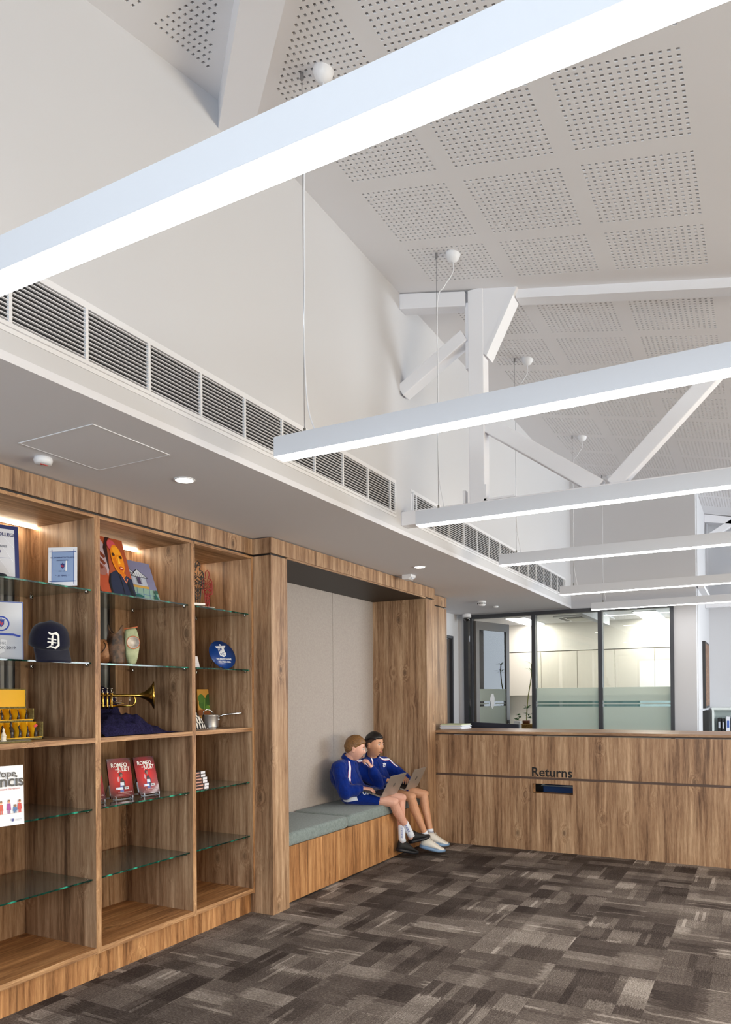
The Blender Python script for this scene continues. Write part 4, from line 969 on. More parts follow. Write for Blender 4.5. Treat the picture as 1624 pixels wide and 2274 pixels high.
c.line([(.28, .58), (.44, .58)], .002, (24, 24, 30)); c.line([(.28, .48), (.44, .48)], .002, (24, 24, 30)); c.r(.58, .38, .64, .56, (70, 60, 90)); c.e(.93, .22, .04, .05, (50, 90, 80)); c.p([(.84, 0), (.9, .2), (.95, 0)], (30, 90, 80)); c.e(.5, .05, .1, .05, (30, 90, 90))
c.g.obj('canvas', c.m, t, local=True, fix=False)

# --- ceramics
def bumpy(g, prof, c, n, m, f, amp, seed):
    rings = []
    for r, z in prof:
        ring = []
        for i in range(n):
            th = 2 * PI * i / n; k = 1 + amp * mnoise.noise(V((math.cos(th) * f + seed, math.sin(th) * f, z * 22)))
            ring.append(V((c[0] + r * k * math.cos(th), c[1] + r * k * math.sin(th), c[2] + z)))
        rings.append(ring)
    return g.loft(rings, m)
def claymat(name, c1, c2, sc):
    nb = NB(name); n = nb.noise(nb.pos(), sc, 6, .7); nb.t.links.new(nb.ramp(n, [(.38, c1), (.6, c2)]), nb.b.inputs['Base Color']); nb.b.inputs['Roughness'].default_value = .55; nb.bump(n, .5, .004); return nb.m
p = at(237, 1476, 'z', ZG2); cx, cy = p.x - .03, p.y
t = thing('carved_pot', 'round tan clay pot with black carved leaf lines', 'pot', (cx, cy, ZG2))
bumpy(G(), [(.03, 0), (.052, .015), (.062, .05), (.060, .09), (.045, .122), (.02, .138), (.002, .14)], (cx, cy, ZG2), 28, 0, 2, .06, 1).obj('clay_body', claymat('tan_clay', rgb(120, 76, 46), rgb(184, 132, 88), 14), t)
g = G()
for s_ in range(6):
    a0 = s_ * 1.05; pts = []
    for q in range(9):
        u = q / 8; z = .015 + .11 * u; r = .064 * math.sin(PI * min(.95, max(.12, z / .15))) ** .45 + .002; an = a0 + .55 * math.sin(u * 3.6 + s_)
        pts.append((cx + r * math.cos(an), cy + r * math.sin(an), ZG2 + z))
    g.tube(pts, .0022, 6)
g.obj('carved_lines', flat(30, 22, 18, .6), t)
p = at(266, 1476, 'z', ZG2); cx, cy = p.x - .03, p.y
t = thing('bark_vase', 'dark brown bark-like clay vase with two raised lips', 'vase', (cx, cy, ZG2))
g = G(); rings = []
for k in range(15):
    u = k / 14; z = .222 * u; ring = []
    for i in range(30):
        th = 2 * PI * i / 30; r = (.046 + .006 * math.sin(u * 5) + .004 * u) * (1 + .16 * mnoise.noise(V((math.cos(th) * 2, math.sin(th) * 2, z * 26))))
        lip = -(.055) * (u ** 6) * (math.cos(th + .9) ** 2)
        sq = .8 if False else 1
        ring.append(V((cx + r * math.cos(th) * .85, cy + r * math.sin(th), ZG2 + z + lip)))
    rings.append(ring)
for k in range(10):
    u = 1 - k / 14; ring = []
    for i in range(30):
        th = 2 * PI * i / 30; r = .040; ring.append(V((cx + r * math.cos(th) * .8 * (.9 - .3 * k / 9), cy + r * math.sin(th) * (.9 - .3 * k / 9), ZG2 + .222 * u - .004 - .055 * (max(0, 1 - k / 4)) * (math.cos(th + .9) ** 2))))
    rings.append(ring)
g.loft(rings, 0); g.obj('clay_body', claymat('bark_glaze', rgb(36, 25, 18), rgb(104, 74, 50), 20), t)
p = at(297, 1476, 'z', ZG2); cx, cy = p.x - .05, p.y + .035
t = thing('green_vase', 'pale green leaf-shaped vase with orange rim and round hollow', 'vase', (cx, cy, ZG2), R(-35))
out = [(-.024, 0), (.024, 0), (.040, .05), (.050, .10), (.046, .155), (.028, .212), (-.045, .198), (-.052, .12), (-.042, .05)]
g = G().prism([(-.026, u * .82, z) for u, z in out], (.052, 0, 0)); ob = g.obj('clay_body', claymat('celadon', rgb(142, 150, 112), rgb(176, 180, 140), 12), t, local=True, bevel=.018, seg=4)
for pl in ob.data.polygons: pl.use_smooth = True
G().lathe([(.001, 0), (.030, .0), (.034, .003), (.036, .001)], (.0262, .004, .125), 28, axis=(1, 0, 0)).obj('round_hollow', claymat('pale_slip', rgb(200, 186, 168), rgb(226, 216, 202), 30), t, local=True)
G().tube([(.0285, .004 + .035 * math.cos(a), .125 + .035 * math.sin(a)) for a in [2 * PI * i / 24 for i in range(25)]], .0022, 6).tube([(.024, -.045, .199), (.024, .028, .213)], .003, 6).obj('orange_rim', flat(196, 104, 60), t, local=True)

# --- trumpet on velvet
BR = flat(206, 168, 84, .14, 1, name='brass')
BR.node_tree.nodes['Principled BSDF'].inputs['Roughness'].default_value = .24; BRD = flat(196, 150, 60, .18, 1, name='dark_brass'); SIL = flat(214, 210, 200, .15, 1, name='silver_plate')
bell = at(338, 1553, 'x', -3.13); val = at(238, 1555, 'x', -3.30)
ax = (bell - val); ax.z = 0; Lv = ax.length; angz = math.atan2(ax.y, ax.x)
t = thing('trumpet', 'polished brass trumpet lying on dark velvet cloth', 'trumpet', (val.x, val.y, val.z), angz)
t.scale = (1, 1.2, 1.2)
# local +X runs to the bell; valves stand along Z
g = G(); L = Lv + .01
prof = []
for k in range(22):
    u = k / 21; prof.append((.0058 + .0012 * u + .061 * max(0, (u - .50) / .50) ** 3.4, -.02 + (L + .02) * u))
zo = .022
g.lathe(prof, (0, 0, zo), 28, 0, (1, 0, 0)); g.lathe([(prof[-1][0], L), (prof[-1][0] + .0012, L + .001), (prof[-1][0] - .001, L + .001)] + [(r - .001, z) for r, z in prof[::-1][:12]], (0, 0, zo), 28, 0, (1, 0, 0))
g.obj('bell', BR, t, local=True)
g = G(); g.tube([(-.02, 0, zo), (-.16, 0, zo)], .0058, 12)
pts = [(.03, 0, zo - .045)]
for q in range(13): an = R(-90 + 180 * q / 12); pts.append((L * .50 + .026 * math.cos(an) - .0, 0.004, zo - .024 + .026 * math.sin(an)))
g.tube([(.02, .004, zo - .050)] + pts[1:] + [(.15, .006, zo + .002)], .0056, 12)
g.obj('tubing', BR, t, local=True)
G().tube([(.015, 0, zo - .036), (L * .36, 0, zo - .036)], .0040, 10).tube([(-.07, .004, zo - .050), (L * .40, .004, zo - .050)], .0040, 10).tube([(-.05, 0, zo - .036), (-.015, 0, zo - .036)], .004, 10).tube([(L * .48, 0, zo + .003), (L * .48, 0, zo - .046)], .0025, 8).obj('slides', SIL, t, local=True)
for k in range(3):
    x = (k - 1) * .0235
    v = G().lathe([(.0085, -.066), (.0085, -.05), (.0078, -.048), (.0078, .0), (.0092, .002), (.0092, .010), (.006, .012)], (x, 0, zo - .0 + .004), 18).obj('valve_casing', BR, t, local=True)
    G().cyl((x, 0, zo + .014), (x, 0, zo + .030), .0022, n=8).lathe([(.001, .036), (.0085, .0355), (.0085, .032), (.004, .030)], (x, 0, zo), 16).lathe([(.010, .012), (.010, .016), (.006, .017)], (x, 0, zo), 16).obj('valve_button', SIL, t, local=True)
g = G().tube([(.040 + .012 * math.cos(a), -.006, zo - .018 + .010 * math.sin(a)) for a in [R(20 + 320 * i / 14) for i in range(15)]], .0018, 6).tube([(.048, -.006, zo - .026), (L * .33, -.006, zo - .026)], .0016, 6).tube([(.035, 0, zo + .004), (.030, 0, zo + .014), (.036, 0, zo + .020)], .002, 6)
g.tube([(L * .52, .004, zo - .052), (L * .58, .004, zo - .040), (L * .61, .004, zo - .022)], .0022, 6)
g.obj('finger_hooks', SIL, t, local=True)
# velvet: a heap draped over a low block
FO = .026
def heap(cx, cy, hx, hy, hz, seed, name, mat, label, cat, shape, rz=0, nx=46, ny=46, z0=ZM):
    vs = []; fs = []
    for j in range(ny):
        for i in range(nx):
            u = -1 + 2 * i / (nx - 1); v = -1 + 2 * j / (ny - 1)
            h = shape(u, v)
            fold = .5 * mnoise.noise(V((u * 2.2 + seed, v * 5.5, 1))) + .35 * mnoise.noise(V((u * 5 + seed, v * 9 + 3, 2)))
            rag = 1 + .10 * mnoise.noise(V((u * 1.7, v * 1.7, seed)))
            x, y = u * hx * rag, v * hy * rag; c_, s_ = math.cos(rz), math.sin(rz)
            z = hz * h + FO * fold * min(1, h * 3 + .1)
            vs.append(V((cx + x * c_ - y * s_, cy + x * s_ + y * c_, z0 + .0025 + max(0, z))))
    for j in range(ny - 1):
        for i in range(nx - 1): a = j * nx + i; fs.append((a, a + 1, a + nx + 1, a + nx))
    g = G(); g.add(vs, fs, 0, True); o = g.obj(name, mat); sd = o.modifiers.new('solid', 'SOLIDIFY'); sd.thickness = .0022
    return tag(o, label, cat)
def shp(u, v):
    e = max(0, 1 - max(abs(u), 0) ** 3) * max(0, 1 - abs(v + .15) ** 2.2 if v > -.15 else 1 - abs(v + .15) ** 4)
    r = max(0, 1 - ((v + .25) / 1.2) ** 2) * e
    b = math.exp(-((u + .80) / .17) ** 2 - ((v + .12) / .62) ** 4)
    return min(1, r * 1.15) * .62 + 1.35 * b
FO = .055
heap(-3.235, 3.06, .20, .29, .165, 4.2, 'velvet_cloth', VELV, 'crumpled navy velvet cloth heaped under the trumpet', 'cloth', shp)

FO = .026
# --- three matching paperbacks on wire stands
def romeo(px0, px1, ya, yb, label, idx):
    p = at((px0 + px1) / 2, (ya + yb) / 2, 'z', ZG3)
    t = stand('paperback_book', label, 'book', (p.x, p.y, ZG3 + .012), -8 if idx != 1 else -14, 17 if idx != 1 else 13, 'red paperbacks on wire stands')
    W2, H2 = (.143, .222)
    c = Card(W2, H2, .011).body((70, 16, 20), .15)
    nbm = 'red_cover'
    if nbm not in _cache:
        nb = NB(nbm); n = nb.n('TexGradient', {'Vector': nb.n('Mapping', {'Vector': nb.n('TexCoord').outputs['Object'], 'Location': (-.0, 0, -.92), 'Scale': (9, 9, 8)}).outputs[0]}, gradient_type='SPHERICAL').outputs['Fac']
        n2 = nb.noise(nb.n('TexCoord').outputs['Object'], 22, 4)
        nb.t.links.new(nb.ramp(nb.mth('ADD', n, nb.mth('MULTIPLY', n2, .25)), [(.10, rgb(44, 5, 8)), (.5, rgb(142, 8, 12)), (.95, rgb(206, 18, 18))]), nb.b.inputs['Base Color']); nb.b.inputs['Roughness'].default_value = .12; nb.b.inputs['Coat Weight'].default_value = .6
        _cache[nbm] = nb.m
    c.r(0, 0, 1, 1, _cache[nbm])
    c.e(.52, .58, .085, .06, (44, 26, 24)); c.e(.545, .555, .045, .045, (150, 100, 84)); c.p([(.44, .22), (.68, .20), (.66, .40), (.58, .50), (.48, .46)], (52, 20, 26)); c.p([(.42, .14), (.58, .14), (.56, .36), (.46, .38)], (70, 92, 160)); c.e(.40, .46, .045, .07, (206, 150, 156))
    c.r(.46, .30, .62, .38, (214, 222, 236)); c.r(.26, .20, .54, .26, (220, 226, 238)); c.r(.62, .20, .80, .26, (220, 222, 228)); c.r(.65, .215, .77, .245, (50, 50, 54))
    c.r(.29, .21, .31, .25, (40, 80, 180)); c.r(.15, .045, .85, .05, (190, 150, 150)); c.r(.2, .075, .8, .08, (190, 150, 150))
    c.g.obj('cover', c.m, t, local=True, fix=False)
    c.txt('ROMEO', .033, .48, .775, (240, 236, 230), t, sx=.86, bold=.0006); c.txt('and', .015, .38, .70, (240, 236, 230), t); c.txt('JULIET', .033, .66, .665, (240, 236, 230), t, sx=.80, bold=.0006); c.txt('A GRAPHIC NOVEL', .010, .62, .11, (220, 190, 186), t)
    G().box(-W2 / 2 - .0008, -W2 / 2, 0.0, .011, .015, .075).obj('spine_label', flat(214, 222, 234, .3), t, local=True)
    WR = flat(206, 212, 222, .3, .3, name='white_wire')
    # wire stand, a thing of its own
    s = thing('book_stand', 'white wire easel holding ' + ['the red paperback furthest right', 'the middle red paperback', 'the red paperback half hidden by the upright'][idx], 'stand', (p.x, p.y, ZG3), t.rotation_euler.z if False else R(-8 if idx != 1 else -14) + PI / 2, 'wire book stands')
    g = G()
    for sgn in (-1, 1):
        x = sgn * .052
        g.tube([(x, -.018, .022), (x, -.018, .002), (x, .0, .002), (x, .012, .002), (x, .058, .16), (x * .6, .075, .13), (x, .11, .002)], .0022, 6)
    g.tube([(-.052, .012, .002), (.052, .012, .002)], .0016, 6).tube([(-.052, .11, .002), (.052, .11, .002)], .0016, 6).tube([(-.052, .03, .06), (.052, .03, .06)], .0016, 6).tube([(-.052, .058, .16), (.052, .058, .16)], .0016, 6)
    g.obj('wire_frame', WR, s, local=True)
romeo(313, 354, 1769, 1764, 'glossy red Romeo and Juliet paperback, the rightmost of three', 0)
romeo(249, 297, 1779, 1772, 'glossy red Romeo and Juliet paperback with strong glare, middle of three', 1)
romeo(186, 234, 1789, 1781, 'glossy red paperback mostly hidden by the upright, leftmost of three', 2)

# --- bay three: lattice figures
def lattice(px, label, mat, H, plinth, px_w, seedn):
    p = at(px[0], px[1], 'z', ZG1); p.y += .045 if plinth else 0
    t = thing('lattice_figure', label, 'figurine', (p.x - .03, p.y, ZG1), R(-30), 'cut-out lattice men')
    z0 = .0
    if plinth: G().box(-.025, .025, -.038, .038, 0, .012).obj('plinth', flat(226, 220, 212, .5), t, local=True); z0 = .012
    else: G().box(-.03, .03, -.04, .04, 0, .003).obj('plinth', flat(226, 220, 212, .5), t, local=True); z0 = .003
    k = H / .25; w = px_w
    out = [(-.010, 0), (-.016, .05), (-.018, .09), (-.022, .105), (-.034, .092), (-.036, .13), (-.033, .175), (-.026, .19), (-.010, .196), (-.009, .203), (-.014, .215), (-.013, .235), (0, .25),
           (.013, .235), (.014, .215), (.009, .203), (.010, .196), (.026, .19), (.033, .175), (.036, .13), (.034, .088), (.022, .088), (.018, .09), (.016, .05), (.010, 0)]
    P3 = lambda a: (0, a[0] * w * k, z0 + a[1] * k)
    g = G(); g.tube([P3(a) for a in out + [out[0]]], .0032, 6)
    inn = [[(-.016, .05), (.0, .03), (.016, .05)], [(-.017, .07), (.0, .05), (.017, .07)], [(-.018, .09), (0, .07), (.018, .09)], [(0, 0), (0, .10)], [(-.013, .02), (.013, .035)], [(-.022, .105), (-.024, .165)], [(.022, .105), (.024, .165)],
           [(-.036, .12), (-.022, .112)], [(-.036, .14), (-.023, .13)], [(-.035, .16), (-.024, .148)], [(.036, .12), (.022, .112)], [(.036, .14), (.023, .13)], [(.035, .16), (.024, .148)], [(-.022, .105), (.0, .12), (.022, .105)],
           [(-.022, .12), (.0, .14), (.022, .12)], [(-.022, .14), (0, .16), (.022, .14)], [(-.024, .165), (-.006, .15), (0, .19), (.006, .15), (.024, .165)], [(-.026, .19), (-.010, .17), (-.018, .15)], [(.026, .19), (.010, .17), (.018, .15)],
           [(-.022, .13), (.022, .11)], [(-.022, .11), (.022, .13)], [(-.018, .1), (.015, .06)], [(.018, .1), (-.015, .06)]]
    if seedn: inn += [[(-.012, .225), (.012, .225)], [(-.008, .21), (.008, .24)], [(-.036, .15), (0, .10), (.030, .18)], [(-.030, .18), (.0, .13), (.036, .12)]]
    for l in inn: g.tube([P3(a) for a in l], .0025, 5)
    g.obj('lattice_body', mat, t, local=True)
lattice((437, 1342), 'tall black cut-out lattice man on white plinth', flat(22, 22, 26, .5), .26, True, 1.05, 1)
lattice((469, 1349), 'smaller dark red cut-out lattice man beside black one', flat(138, 12, 18, .45), .232, False, .98, 0)
# --- plate on stand
p = at(507, 1487, 'z', ZG2)
t = stand('commemorative_plate', 'round blue plate with white school crest, tilted back', 'plate', (p.x - .01, p.y - .01, ZG2 + .006), -14, 24)
g = G(); rr = .103; g.lathe([(.001, 0), (rr, 0), (rr, -.004), (.001, -.004)], (0, 0, rr), 48, 0, (0, 1, 0)); g.obj('disc', flat(14, 62, 138, .3, name='plate_blue'), t, local=True)
c = Card(.2, .2, .001); WH = (232, 236, 244)
c.p([(.28, .80), (.72, .84), (.68, .77), (.32, .73)], WH); c.e(.5, .86, .03, .03, WH)
for u in (.38, .44, .50): c.line([(u, .74), (u + .01, .56)], .0035, WH)
c.p([(.53, .76), (.62, .77), (.62, .58), (.53, .58)], WH); c.p([(.36, .58), (.52, .66), (.66, .56), (.62, .46), (.52, .40), (.38, .46)], WH)
c.line([(.40, .54), (.60, .50)], .003, (14, 62, 138)); c.line([(.44, .48), (.58, .58)], .003, (14, 62, 138)); c.line([(.48, .60), (.56, .44)], .002, (14, 62, 138))
c.g.v = [(a, b - .0045, d_ + .003) for a, b, d_ in c.g.v]
c.g.obj('crest', c.m, t, local=True, fix=False)
for st, v in (('THE RIGHT CHOICE', .30), ('FOR YOUR SON', .20)):
    text(st, .0165, Matrix.Translation((0, -.0060, v * .2 + .003)) @ Matrix.Rotation(PI / 2, 4, 'X'), flat(232, 236, 244), 'lettering', t, .0002, 'CENTER', .82, .0006)
s = thing('plate_stand', 'thin black wire easel behind the blue plate', 'stand', (p.x - .01, p.y - .01, ZG2), R(-14) + PI / 2)
g = G()
for sx_ in (-1, 1): g.tube([(sx_ * .045, -.022, .022), (sx_ * .045, -.018, .002), (sx_ * .045, .01, .002), (sx_ * .03, .06, .12), (sx_ * .06, .11, .002)], .0017, 6)
g.tube([(-.045, .01, .002), (.045, .01, .002)], .0017, 6); g.obj('wire_frame', BLACK, s, local=True)
p = at(436, 1486, 'z', ZG2)
t = stand('display_card', 'white card corner showing beside the upright, below lattice figures', 'card', (p.x - .0, p.y - .02, ZG2), -10, 18)
c = Card(.10, .09, .002).body((232, 228, 230)); c.line([(.1, .45), (.95, .45)], .001, (170, 166, 180)); c.g.obj('card_face', c.m, t, local=True, fix=False)

# --- cookbook, saucepan, cloth
pe = at(481, 1580, 'x', -3.40)
t = stand('cookbook', 'cookbook with green leaves on its cover behind the saucepan', 'book', (-3.38, pe.y - .085, ZM), -12, 6)
c = Card(.19, .262, .014).body((206, 160, 84)); c.r(0, 0, 1, 1, (214, 160, 70)); c.p([(0, .3), (.7, .35), (1, .2), (1, .3), (.6, .5), (0, .45)], (150, 86, 44))
for u, v, ru, rv, cc in ((.25, .62, .22, .16, (64, 110, 40)), (.50, .72, .16, .16, (52, 92, 36)), (.62, .50, .14, .10, (84, 130, 50)), (.80, .84, .16, .12, (120, 170, 70)), (.90, .70, .10, .12, (96, 150, 56)), (.72, .66, .12, .09, (110, 160, 64)), (.15, .75, .14, .12, (78, 124, 46)), (.84, .46, .10, .10, (70, 120, 44)), (.40, .50, .10, .07, (96, 150, 56))): c.e(u, v, ru, rv, cc)
for u in (.62, .70, .78, .86): c.line([(u, .28), (u + .06, .84)], .004, (150, 190, 90))
c.line([(.25, .45), (.3, .75)], .003, (140, 180, 90))
c.g.obj('cover', c.m, t, local=True, fix=False)
p = at(474, 1617, 'z', ZM); cx, cy = p.x - .055, p.y + .035
ALU = flat(216, 216, 218, .36, 1, name='brushed_aluminium')
t = thing('saucepan', 'small aluminium saucepan with raised handle', 'saucepan', (cx, cy, ZM))
G().lathe([(.001, .002), (.052, .002), (.054, .0), (.055, .006), (.055, .084), (.057, .087), (.054, .086), (.053, .008), (.001, .006)], (cx, cy, ZM), 40).obj('pan_body', ALU, t)
hd = at(537, 1583, 'x', -3.09)
dv = V((hd.x - cx, hd.y - cy, 0)).normalized(); h0 = V((cx, cy, ZM)) + dv * .055
G().tube([h0 + V((0, 0, .062)), h0 + dv * .008 + V((0, 0, .078)), h0 + dv * .03 + V((0, 0, .086)), V((hd.x, hd.y, hd.z))], [.007, .007, .006, .0075], 10).sph(h0 + V((.004, 0, .055)), .007).obj('handle', CHROME, t)
lp = [V((cx, cy, ZM)) + V((-.01, -.055, .078)), V((cx, cy, ZM)) + V((0, -.07, .11)), V((cx, cy, ZM)) + V((.01, -.045, .125)), V((cx, cy, ZM)) + V((.02, -.015, .115)), V((cx, cy, ZM)) + V((.03, .0, .088))]
G().tube(lp, .004, 8).obj('helper_handle', CHROME, t)
nb = NB('black_white_check'); tc_ = nb.n('TexCoord').outputs['UV']; ck = nb.n('TexChecker', {'Vector': tc_, 'Scale': 13.0, 'Color1': rgb(24, 20, 20), 'Color2': rgb(228, 222, 214)}); nb.t.links.new(ck.outputs[0], nb.b.inputs['Base Color']); nb.b.inputs['Roughness'].default_value = .85
def shc(u, v): return max(0, 1 - abs(u) ** 2.4) * max(0, 1 - abs(v) ** 2.0)
pc = at(446, 1618, 'z', ZM)
o = heap(pc.x - .05, pc.y - .045, .085, .078, .125, 9.1, 'check_cloth', nb.m, 'black and white checked cloth bunched beside saucepan', 'cloth', shc, 0, 30, 30)
uv = o.data.uv_layers.new(name='uv')
for l in o.data.loops: uv.data[l.index].uv = ((l.vertex_index % 30) / 29, (l.vertex_index // 30) / 29)

VELV.node_tree.nodes['Principled BSDF'].inputs['Sheen Weight'].default_value = 0
# --- stack of paperbacks
q = at(464, 1751, 'z', ZG3); rn = random.Random(5)
lb = ['lowest dark paperback of the stack with white spine label', 'second dark paperback from the bottom of stack', 'third dark paperback from the bottom of stack', 'third dark paperback from the top of stack', 'second dark paperback from the top of stack', 'topmost dark paperback of the stack on glass shelf']
offs = [.0, .002, -.012, -.014, -.030, -.032]
for k in range(6):
    z = ZG3 + .0005 + .0192 * k; xx, yy = q.x, q.y + offs[k]
    t = thing('paperback_book', lb[k], 'book', (xx - .07, yy - .09, z), 0, 'paperbacks stacked in the third bay')
    G().box(xx - .14, xx, yy - (.165 + offs[k]), yy, z, z + .0185).obj('cover', flat(*[(62, 42, 38), (48, 40, 42), (84, 54, 44), (58, 44, 40), (72, 46, 42), (40, 34, 36)][k], .3), t, bevel=.001)
    G().box(xx, xx + .0006, yy - .042, yy - .004, z + .0015, z + .0165).obj('spine_label', flat(224, 222, 226), t)
    G().box(xx, xx + .0005, yy - .12, yy - .055, z + .005, z + .012).obj('spine_title', flat(206, 150, 130), t)

# ================================================================== LAPTOPS
ALL = flat(182, 178, 172, .35, .75, name='laptop_silver')
def laptop(label, N, ang, tilt, lidang, loc_name='laptop'):
    """N = near hinge corner; hinge runs along local +Y, the base reaches towards -X and rises there"""
    t = thing(loc_name, label, 'laptop', N, 0, 'open silver laptops')
    t.rotation_euler = (Matrix.Rotation(R(ang), 4, 'Z')).to_euler()
    Wd, Dp_ = .316, .215
    Mb = Matrix.Rotation(R(tilt), 4, 'Y')
    def tr(g, M):
        g.v = [tuple(M @ V(p)) for p in g.v]; return g
    tr(G().box(-Dp_, 0, 0, Wd, 0, .011), Mb).obj('base', ALL, t, local=True, bevel=.003)
    tr(G().box(-.118, -.014, .018, Wd - .018, .0112, .0118), Mb).obj('keyboard_well', flat(60, 58, 58, .5), t, local=True)
    g = G()
    for r_ in range(6):
        for k in range(15):
            y = .022 + k * .0183
            g.box(-.116 + r_ * .0168, -.102 + r_ * .0168, y, y + .0155, .0118, .0134)
    tr(g, Mb).obj('keys', BLACK, t, local=True)
    tr(G().box(-.200, -.130, Wd / 2 - .055, Wd / 2 + .055, .0112, .0116), Mb).obj('touchpad', flat(166, 162, 156, .3, .6), t, local=True)
    g = G()
    for k in range(4): g.box(-.17 + k * .035, -.155 + k * .035, -.0006, .001, .004, .008)
    tr(g, Mb).obj('side_ports', BLACK, t, local=True)
    Ml = Matrix.Translation((0, 0, .008)) @ Matrix.Rotation(R(lidang), 4, 'Y')
    tr(G().box(0, .0045, 0, Wd, 0, .208), Ml).obj('lid', ALL, t, local=True, bevel=.0015)
    tr(G().box(-.0006, 0, .006, Wd - .006, .010, .202), Ml).obj('screen', flat(20, 22, 26, .2), t, local=True)
    g = G(); cy, cz = Wd / 2, .105; rr = .017
    for a0, a1 in ((100, 250), (-80, 70)):
        pts = [(.0052, cy + rr * math.cos(R(a0 + (a1 - a0) * i / 12)), cz + rr * math.sin(R(a0 + (a1 - a0) * i / 12))) for i in range(13)]
        g.tube(pts, .0009, 5)
    g.tube([(.0052, cy + .004, cz + .020), (.0052, cy - .001, cz - .008)], .0008, 5).tube([(.0052, cy - .001, cz - .020), (.0052, cy - .006, cz + .006)], .0008, 5)
    tr(g, Ml).obj('lid_emblem', flat(60, 56, 54, .3), t, local=True)
    return t
laptop('open silver laptop on the fair-haired student\'s lap, nearer the camera', (-2.905, 5.662, .577), 0, 15, 28)
laptop('open silver laptop on the dark-haired student\'s lap, next to cabinet', (-2.862, 6.055, .594), 4, 12, 27)

# ================================================================== PEOPLE
def skin(name, r, g_, b, r2, g2, b2):
    nb = NB(name); n = nb.noise(nb.pos(), 28, 4); n2 = nb.noise(nb.pos(), 260, 2)
    c = nb.mix(nb.mth('MULTIPLY', n, .8), rgb(r, g_, b), rgb(r2, g2, b2)); nb.t.links.new(c, nb.b.inputs['Base Color'])
    nb.b.inputs['Roughness'].default_value = .5; nb.b.inputs['Subsurface Weight'].default_value = .12; nb.b.inputs['Subsurface Radius'].default_value = (.012, .005, .003)
    nb.bump(n2, .05, .0005); return nb.m
def fuse(name, g, mat, vox, parent, smooth=2, disp=0, dscale=.05, iters=1):
    o = g.obj(name, mat, parent, fix=True)
    m = o.modifiers.new('r', 'REMESH'); m.mode = 'VOXEL'; m.voxel_size = vox; m.use_smooth_shade = True
    s_ = o.modifiers.new('s', 'SMOOTH'); s_.iterations = smooth; s_.factor = .5
    bake(o)
    if disp:
        me = o.data; vs = me.vertices; nr = [v.normal.copy() for v in vs]
        for v, n in zip(vs, nr):
            p = v.co; w = mnoise.noise(V((p.x / dscale, p.y / dscale, p.z / dscale * .55))) + .5 * mnoise.noise(V((p.x / dscale * 2.3 + 5, p.y / dscale * 2.3, p.z / dscale * 1.2)))
            v.co = p + n * disp * w
        me.update()
    for p in o.data.polygons: p.use_smooth = True
    return o
def head_pts(C, f, u, S=1.0, nu=56, nv=44, fn=None):
    f = V(f).normalized(); u = V(u); u = (u - f * u.dot(f)).normalized(); r = f.cross(u)
    rings = []
    ga = lambda x, y, cx, cy, sx, sy: math.exp(-((x - cx) / sx) ** 2 - ((y - cy) / sy) ** 2)
    for k in range(nv + 1):
        ph = PI * (k + .03) / (nv + .06); ring = []
        for i in range(nu):
            th = 2 * PI * i / nu
            dx, dy, dz = math.sin(ph) * math.cos(th), math.sin(ph) * math.sin(th), math.cos(ph)
            x, y, z = .074 * dx, .094 * dy, .112 * dz
            if z < 0:
                t_ = -z / .112; x *= 1 - .42 * t_ ** 1.6
                if dy < 0: y *= 1 - .55 * t_ ** 1.1
                else: y *= 1 - .10 * t_ ** 3
            if dy > 0:
                y -= .010 * dy * (1 - abs(dx)) * (1 if z < .05 else .5)
                y += .021 * ga(x, z, 0, -.018, .011, .016) + .010 * ga(x, z, 0, .005, .008, .022)
                y -= .009 * (ga(x, z, .029, .014, .014, .011) + ga(x, z, -.029, .014, .014, .011))
                y += .004 * ga(x, z, 0, .034, .045, .010)
                y += .006 * ga(x, z, 0, -.051, .020, .006) + .005 * ga(x, z, 0, -.062, .016, .006) - .003 * ga(x, z, 0, -.0565, .02, .002)
                y += .008 * ga(x, z, 0, -.092, .018, .016)
                y += .005 * (ga(x, z, .042, -.02, .016, .02) + ga(x, z, -.042, -.02, .016, .02))
            e = fn(x, y, z, dx, dy, dz) if fn else 0
            p = V((x, y, z)); n = V((dx / .074, dy / .094, dz / .112)).normalized()
            p = (p + n * e) * S
            ring.append(C + r * p.x + f * p.y + u * p.z)
        rings.append(ring)
    return rings, (r, f, u)
def hand(g, W_, d, nrm, side, curl, S=.92, spread=.10, thumb=(.75, .35), fingcurl=None):
    """palm and five fingers from wrist W_ along d, back of the hand towards nrm; side=+1 when the thumb lies on nrm x d"""
    d = V(d).normalized(); nrm = V(nrm); nrm = (nrm - d * nrm.dot(d)).normalized(); t = nrm.cross(d) * side
    L = [.064, .070, .065, .052]; W0 = V(W_)
    for k in range(4):
        o = (1.5 - k) * .0175 * S
        kn = W0 + d * (.078 - .004 * abs(k - 1)) * S + t * o
        g.cap(W0 + t * o * .55 + d * .004, kn, .0125 * S, .0098 * S)
        dd = (d + t * (1.5 - k) * spread).normalized(); p = kn; c = curl if fingcurl is None else fingcurl[k]; an = c * .7
        for j, (fl, r0, r1) in enumerate(((.45, .0088, .0080), (.30, .0080, .0072), (.25, .0072, .0060))):
            v_ = dd * math.cos(an) - nrm * math.sin(an); q = p + v_ * L[k] * fl * S; g.cap(p, q, r0 * S, r1 * S, n=10); p = q; an += c
    b = W0 + d * .018 * S + t * .022 * S; m1 = b + (t * thumb[0] + d * .75 - nrm * thumb[1]).normalized() * .036 * S; m2 = m1 + (t * .25 + d * .95 - nrm * thumb[1]).normalized() * .030 * S
    g.cap(W0 + d * .01, b, .013 * S, .0125 * S); g.cap(b, m1, .0125 * S, .0100 * S, n=10); g.cap(m1, m2, .0098 * S, .0075 * S, n=10)
